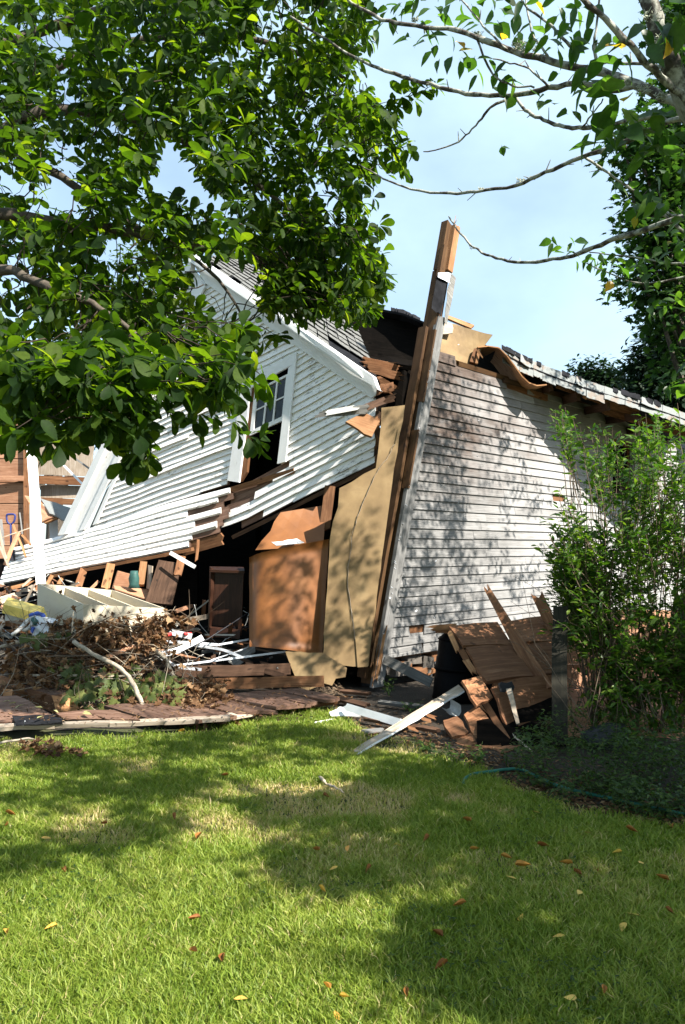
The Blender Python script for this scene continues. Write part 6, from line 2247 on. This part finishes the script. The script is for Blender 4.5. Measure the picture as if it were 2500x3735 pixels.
for (cu, cvv), ru, rv_, n_ in [((460, 2500), 130, 50, 110), ((280, 2440), 80, 30, 50), ((600, 2490), 60, 45, 30), ((170, 2320), 60, 20, 16), ((430, 2590), 60, 40, 30), ((270, 2520), 50, 30, 14), ((520, 2560), 60, 50, 24), ((640, 2530), 30, 40, 10)]:
    for _ in range(n_):
        u_, v_ = cu + random.gauss(0, .55) * ru, cvv + random.gauss(0, .55) * rv_
        p_ = P(u_, v_, heap_y(v_) - rnd(.05, .2))
        a = rnd(3.14)
        wlv.append((p_, Vector((math.cos(a) * .6, -.3 + rnd(.3), rnd(-1.2, -.2))), Vector((rnd(.6), -1, rnd(.6))), rnd(.09, .15)))
plant_leaves(bp2, wlv, 'maple', 'wilted_leaf', 100, 'green_leaf', 'green_leaves')
# pods and leaflets scattered on the planks
for k, (u_, v_) in enumerate([(62, 2562), (90, 2570), (155, 2580), (160, 2583), (196, 2590), (310, 2592), (330, 2594), (135, 2620), (300, 2602), (40, 2558)]):
    g_ = GZ(u_, v_, .19)
    plant = plant_leaves(bp2, [(g_, Vector((rnd(1), rnd(.6), .1)), UP, rnd(.07, .10))], 'small', 'pale_leaf', 1, 'pod')

lit = []
for _ in range(2600):
    u_ = rnd(1050, 2550)
    v_ = lawn_edge(u_) - abs(random.gauss(0, 70)) + rnd(12)
    g_ = GZ(u_, max(v_, 2540), .012 + rnd(0, .01))
    a = rnd(3.14)
    lit.append((g_, Vector((math.cos(a), math.sin(a), rnd(.15))), Vector((rnd(.4), rnd(.4), 1)), rnd(.02, .06)))
for _ in range(900):
    u_, v_ = rnd(-20, 1150), rnd(2500, 2630)
    g_ = GZ(u_, v_, .165 + rnd(0, .02))
    a = rnd(3.14)
    lit.append((g_, Vector((math.cos(a), math.sin(a), rnd(.2))), Vector((rnd(.4), rnd(.4), 1)), rnd(.015, .05)))
lo_ = plant_leaves(None, lit, 'small', 'dead_leaf', 0, rest_name='leaf_litter')
tag(lo_, 'brown leaf litter and wood chips on soil and deck', 'litter', kind='stuff')

# twig with withered leaves on the lawn at the left
tw = thing('withered_twig', 'broken twig with a bunch of withered brown leaves on the lawn', 'twig', GZ(100, 2730, 0))
tube('stem', curve_pts([GZ(-60, 2722, .05), GZ(50, 2700, .06), GZ(105, 2692, .07), GZ(140, 2705, .04)], 4, .004), .010, .006, 'pale_twig', tw, 6, .1)
tube('stem', curve_pts([GZ(30, 2704, .05), GZ(90, 2702, .05), GZ(130, 2722, .03)], 4, .004), .007, .004, 'pale_twig', tw, 6, .1)
lv = []
for _ in range(46):
    g_ = GZ(rnd(90, 230), rnd(2705, 2750), rnd(.02, .10))
    a = rnd(3.14)
    lv.append((g_, Vector((math.cos(a), math.sin(a), rnd(.5))), Vector((rnd(.7), rnd(.7) - .3, 1)), rnd(.06, .10)))
for _ in range(14):
    g_ = GZ(rnd(250, 300), rnd(2718, 2755), rnd(.02, .06))
    lv.append((g_, Vector((rnd(1), rnd(1), rnd(.5))), Vector((rnd(.7), rnd(.7) - .3, 1)), rnd(.05, .09)))
plant_leaves(tw, lv, 'dead', 'dead_leaf', 60)
gst = thing('grey_stick', 'crooked grey stick lying in the shaded grass', 'stick', GZ(1200, 2870, 0))
tube('stick', curve_pts([GZ(1166, 2836, .03), GZ(1180, 2846, .05), GZ(1195, 2860, .03), GZ(1225, 2872, .04), GZ(1255, 2892, .02)], 4, .004), .012, .006, 'pale_twig', gst, 6, .25)

# ------------------------------------------------------------------ single fallen leaves on the lawn
fl_px = [(1200, 3210, 1), (1190, 3292, 0), (1205, 2936, 0), (1265, 3030, 0), (1268, 3138, 1), (1430, 3240, 1), (1575, 3425, 0), (1480, 3640, 0), (1278, 3680, 0), (1220, 3720, 1), (2055, 3680, 1), (1975, 2995, 1), (1690, 3010, 0), (2160, 3060, 1), (2230, 3140, 0), (2350, 3175, 1), (2390, 3225, 0), (1850, 3225, 1), (1865, 3160, 0), (2040, 3165, 0), (2105, 3300, 1), (2120, 3215, 0), (2280, 3360, 1), (2020, 3455, 1), (1910, 3370, 1), (1655, 3335, 0), (1590, 3580, 0), (2200, 3640, 0), (2270, 3430, 1), (2460, 3370, 0), (2180, 3200, 0),
         (680, 3390, 0), (690, 3500, 0), (825, 3512, 0), (1180, 3625, 0), (905, 3690, 1), (240, 3210, 0), (190, 3080, 1), (370, 3038, 0), (735, 3065, 0), (810, 2850, 0), (640, 3015, 0), (20, 3040, 0), (1140, 3130, 0), (520, 2705, 0), (650, 2690, 0), (865, 2670, 0), (60, 3005, 0), (1460, 3110, 0), (1545, 3100, 0), (1240, 3000, 1), (1640, 2880, 0), (1750, 3120, 0), (2010, 3110, 0), (2455, 3050, 0), (30, 3430, 0), (160, 3420, 0), (1335, 3210, 0), (1940, 3180, 0), (2330, 3060, 0)]
lab2 = ['curled rust-brown leaf lying on the lawn', 'yellow-orange leaf lying on the lawn']
cur = leaf_template('magnolia')
cv_ = cur[0].copy()
cv_[:, 2] = np.abs(cv_[:, 0]) * 1.2 + .25 * (cv_[:, 1] - .5) ** 2 + .03 * np.sin(cv_[:, 1] * 9)
cv_[:, 0] *= .62
big = cur[0].copy()
big[:, 2] = np.abs(big[:, 0]) * .35 + .18 * (big[:, 1] - .5) ** 2
m, nt, b = new_mat('lawn_leaf_yellow')
c1 = ramp(nt, objrandom(nt), [(0, (.62, .36, .05)), (.5, (.68, .46, .10)), (1, (.60, .28, .04))])
c1 = mixc(nt, ramp(nt, worldnoise(nt, 45, 4), [(.5, 0.0), (.75, .6)]), c1, (.3, .12, .03))
nt.links.new(c1, b.inputs['Base Color'])
b.inputs['Roughness'].default_value = .6
me_l = [tri_mesh('fallen_leaf', cv_, cur[1], None, 'lawn_leaf', True), tri_mesh('fallen_leaf', big, cur[1], None, 'lawn_leaf_yellow', True)]
leaf_list = []
for u_, v_, t_ in fl_px:
    g_ = GZ(u_ + rnd(4), v_ + rnd(4), 0)
    o = bpy.data.objects.new('fallen_leaf', me_l[t_])
    COL.objects.link(o)
    s_ = rnd(.045, .08) if t_ == 0 else rnd(.045, .065)
    o.location = g_ + Vector((0, 0, rnd(.030, .046)))
    o.scale = (s_, s_, s_)
    o.rotation_euler = (rnd(.35), rnd(.45), rnd(3.14))
    leaf_list.append((o, u_, v_, t_))

ORD = ['first', 'second', 'third', 'fourth', 'fifth', 'sixth', 'seventh', 'eighth', 'ninth', 'tenth', 'eleventh', 'twelfth', 'thirteenth', 'fourteenth', 'fifteenth', 'sixteenth', 'seventeenth']
for t_, nm in ((0, 'curled rust-brown leaf'), (1, 'yellow-orange leaf')):
    for lo_, hi_, where in ((0, 2960, 'strip of lawn nearest the debris'), (2960, 3160, 'upper middle strip of lawn'), (3160, 3400, 'lower middle strip of lawn'), (3400, 4000, 'bottom strip of lawn')):
        row = sorted([x for x in leaf_list if x[3] == t_ and lo_ <= x[2] < hi_], key=lambda x: x[1])
        for i_, (o, u_, v_, _) in enumerate(row):
            tag(o, ('only ' + nm + ' on the ' + where) if len(row) == 1 else (ORD[i_] + ' ' + nm + ' from the left on the ' + where), 'leaf', 'fallen leaves on the lawn')

# ------------------------------------------------------------------ grass


def vnoise(x, y, s, seed):
    x, y = x * s + seed * 17.3, y * s + seed * 9.1
    xi, yi = np.floor(x).astype(int), np.floor(y).astype(int)
    xf, yf = x - xi, y - yi
    xf, yf = xf * xf * (3 - 2 * xf), yf * yf * (3 - 2 * yf)

    def h(a, b2):
        n_ = np.sin(a * 127.1 + b2 * 311.7 + seed) * 43758.5453
        return n_ - np.floor(n_)
    return (h(xi, yi) * (1 - xf) + h(xi + 1, yi) * xf) * (1 - yf) + (h(xi, yi + 1) * (1 - xf) + h(xi + 1, yi + 1) * xf) * yf


NB = 740000
yy = 1.9 + (7.6 - 1.9) * RNG.random(NB) ** 1.25
xx = (RNG.random(NB) * 2 - 1) * (yy * .52 + .5)
uu = CXP + FPX * xx / yy
vv = HYP + FPX * CAMH / yy
edge = np.interp(uu, VB_U, VB_V) + (vnoise(xx, yy, 6, 3) - .5) * 40
dens = np.clip((vv - edge) / 45 + .1, 0, 1)
patch = vnoise(xx, yy, 1.6, 1) * .55 + vnoise(xx, yy, 4.5, 2) * .45
dryb = np.clip((patch - .48) * 4.5, 0, 1) * np.clip((3450 - vv) / 500, .10, 1)
keep = (vv > edge - 5) & (RNG.random(NB) < dens * (1 - .45 * dryb))
xx, yy, dryb, patch = xx[keep], yy[keep], dryb[keep], patch[keep]
n = len(xx)
if n > 350000:
    sel = RNG.permutation(n)[:350000]
    xx, yy, dryb, patch = xx[sel], yy[sel], dryb[sel], patch[sel]
    n = len(xx)
tall = vnoise(xx, yy, 2.3, 7) * .5 + vnoise(xx, yy, 11, 5) * .5
ht = (.019 + .024 * RNG.random(n) + .036 * tall ** 1.6 + .03 * (RNG.random(n) < .02)) * (1 - .35 * dryb)
wd3 = .0013 + .0012 * RNG.random(n) + .0003 * yy
az = RNG.random(n) * 6.283
lean = (.25 + .75 * RNG.random(n)) * ht
dx, dy = np.cos(az), np.sin(az)
fx = RNG.random(n) * 6.283
px, py = np.cos(fx) * wd3, np.sin(fx) * wd3
z0 = np.zeros(n)
V = np.stack([
    np.stack([xx - px, yy - py, z0], 1), np.stack([xx + px, yy + py, z0], 1),
    np.stack([xx - px * .8 + dx * lean * .3, yy - py * .8 + dy * lean * .3, ht * .6], 1), np.stack([xx + px * .8 + dx * lean * .3, yy + py * .8 + dy * lean * .3, ht * .6], 1),
    np.stack([xx + dx * lean, yy + dy * lean, ht * .95], 1)], 1)
F = np.array([(0, 1, 3), (0, 3, 2), (2, 3, 4)])
F = (F[None] + (np.arange(n) * 5)[:, None, None]).reshape(-1, 3)
NO = 200000           # lawn outside the picture, thinner
xo = (RNG.random(NO) * 2 - 1) * 6.5
yo = -2.5 + 10 * RNG.random(NO)
ko = (np.abs(xo) > np.maximum(yo, 0) * .52 + .5) | (yo < 1.9)
uo_ = CXP + FPX * xo / np.maximum(yo, .2)
vo_ = HYP + FPX * CAMH / np.maximum(yo, .2)
ko &= (yo < 1.0) | (vo_ > np.interp(uo_, VB_U, VB_V))
ko &= np.hypot(xo, yo) > .5
xo, yo = xo[ko], yo[ko]
no = len(xo)
ho = .03 + .03 * RNG.random(no)
ao = RNG.random(no) * 6.283
bo = RNG.random(no) * 6.283
VO = np.stack([np.stack([xo - np.cos(ao) * .004, yo - np.sin(ao) * .004, np.zeros(no)], 1), np.stack([xo + np.cos(ao) * .004, yo + np.sin(ao) * .004, np.zeros(no)], 1), np.stack([xo + np.cos(bo) * .025, yo + np.sin(bo) * .025, ho], 1)], 1)
cval = np.clip(.18 + .42 * RNG.random(n) + .25 * (tall - .5) + dryb * (.15 + .55 * RNG.random(n)) + (RNG.random(n) < .05) * .35, 0, 1)
clv = []
for _ in range(5200):
    y_ = 2.2 + 4.6 * random.random() ** 1.2
    x_ = rnd(1) * (y_ * .5 + .3)
    if noise.noise(Vector((x_ * 1.3, y_ * 1.3, 8.0))) < .16:
        continue
    if HYP + FPX * CAMH / y_ < lawn_edge(CXP + FPX * x_ / y_) + 10:
        continue
    a = rnd(3.14)
    c0 = Vector((x_, y_, rnd(.018, .045)))
    for k in range(3):
        a += 2.09
        clv.append((c0, Vector((math.cos(a), math.sin(a), .15)), Vector((rnd(.3), rnd(.3), 1)), rnd(.014, .026)))
wo = plant_leaves(None, clv, 'small', 'ground_leaf', 0, rest_name='clover')
tag(wo, 'small dark clover leaves spread through the lawn', 'clover', kind='stuff')
VG = np.concatenate([V.reshape(-1, 3), VO.reshape(-1, 3)])
FG = np.concatenate([F, (np.arange(no * 3).reshape(-1, 3) + n * 5)])
me = tri_mesh('grass', VG, FG, {'rnd': np.concatenate([np.repeat(cval, 5), np.repeat(.2 + .4 * RNG.random(no), 3)])}, 'grass_blade')
g = link_mesh('grass', me)
tag(g, 'mown green lawn grass with dry patches', 'grass', kind='stuff')
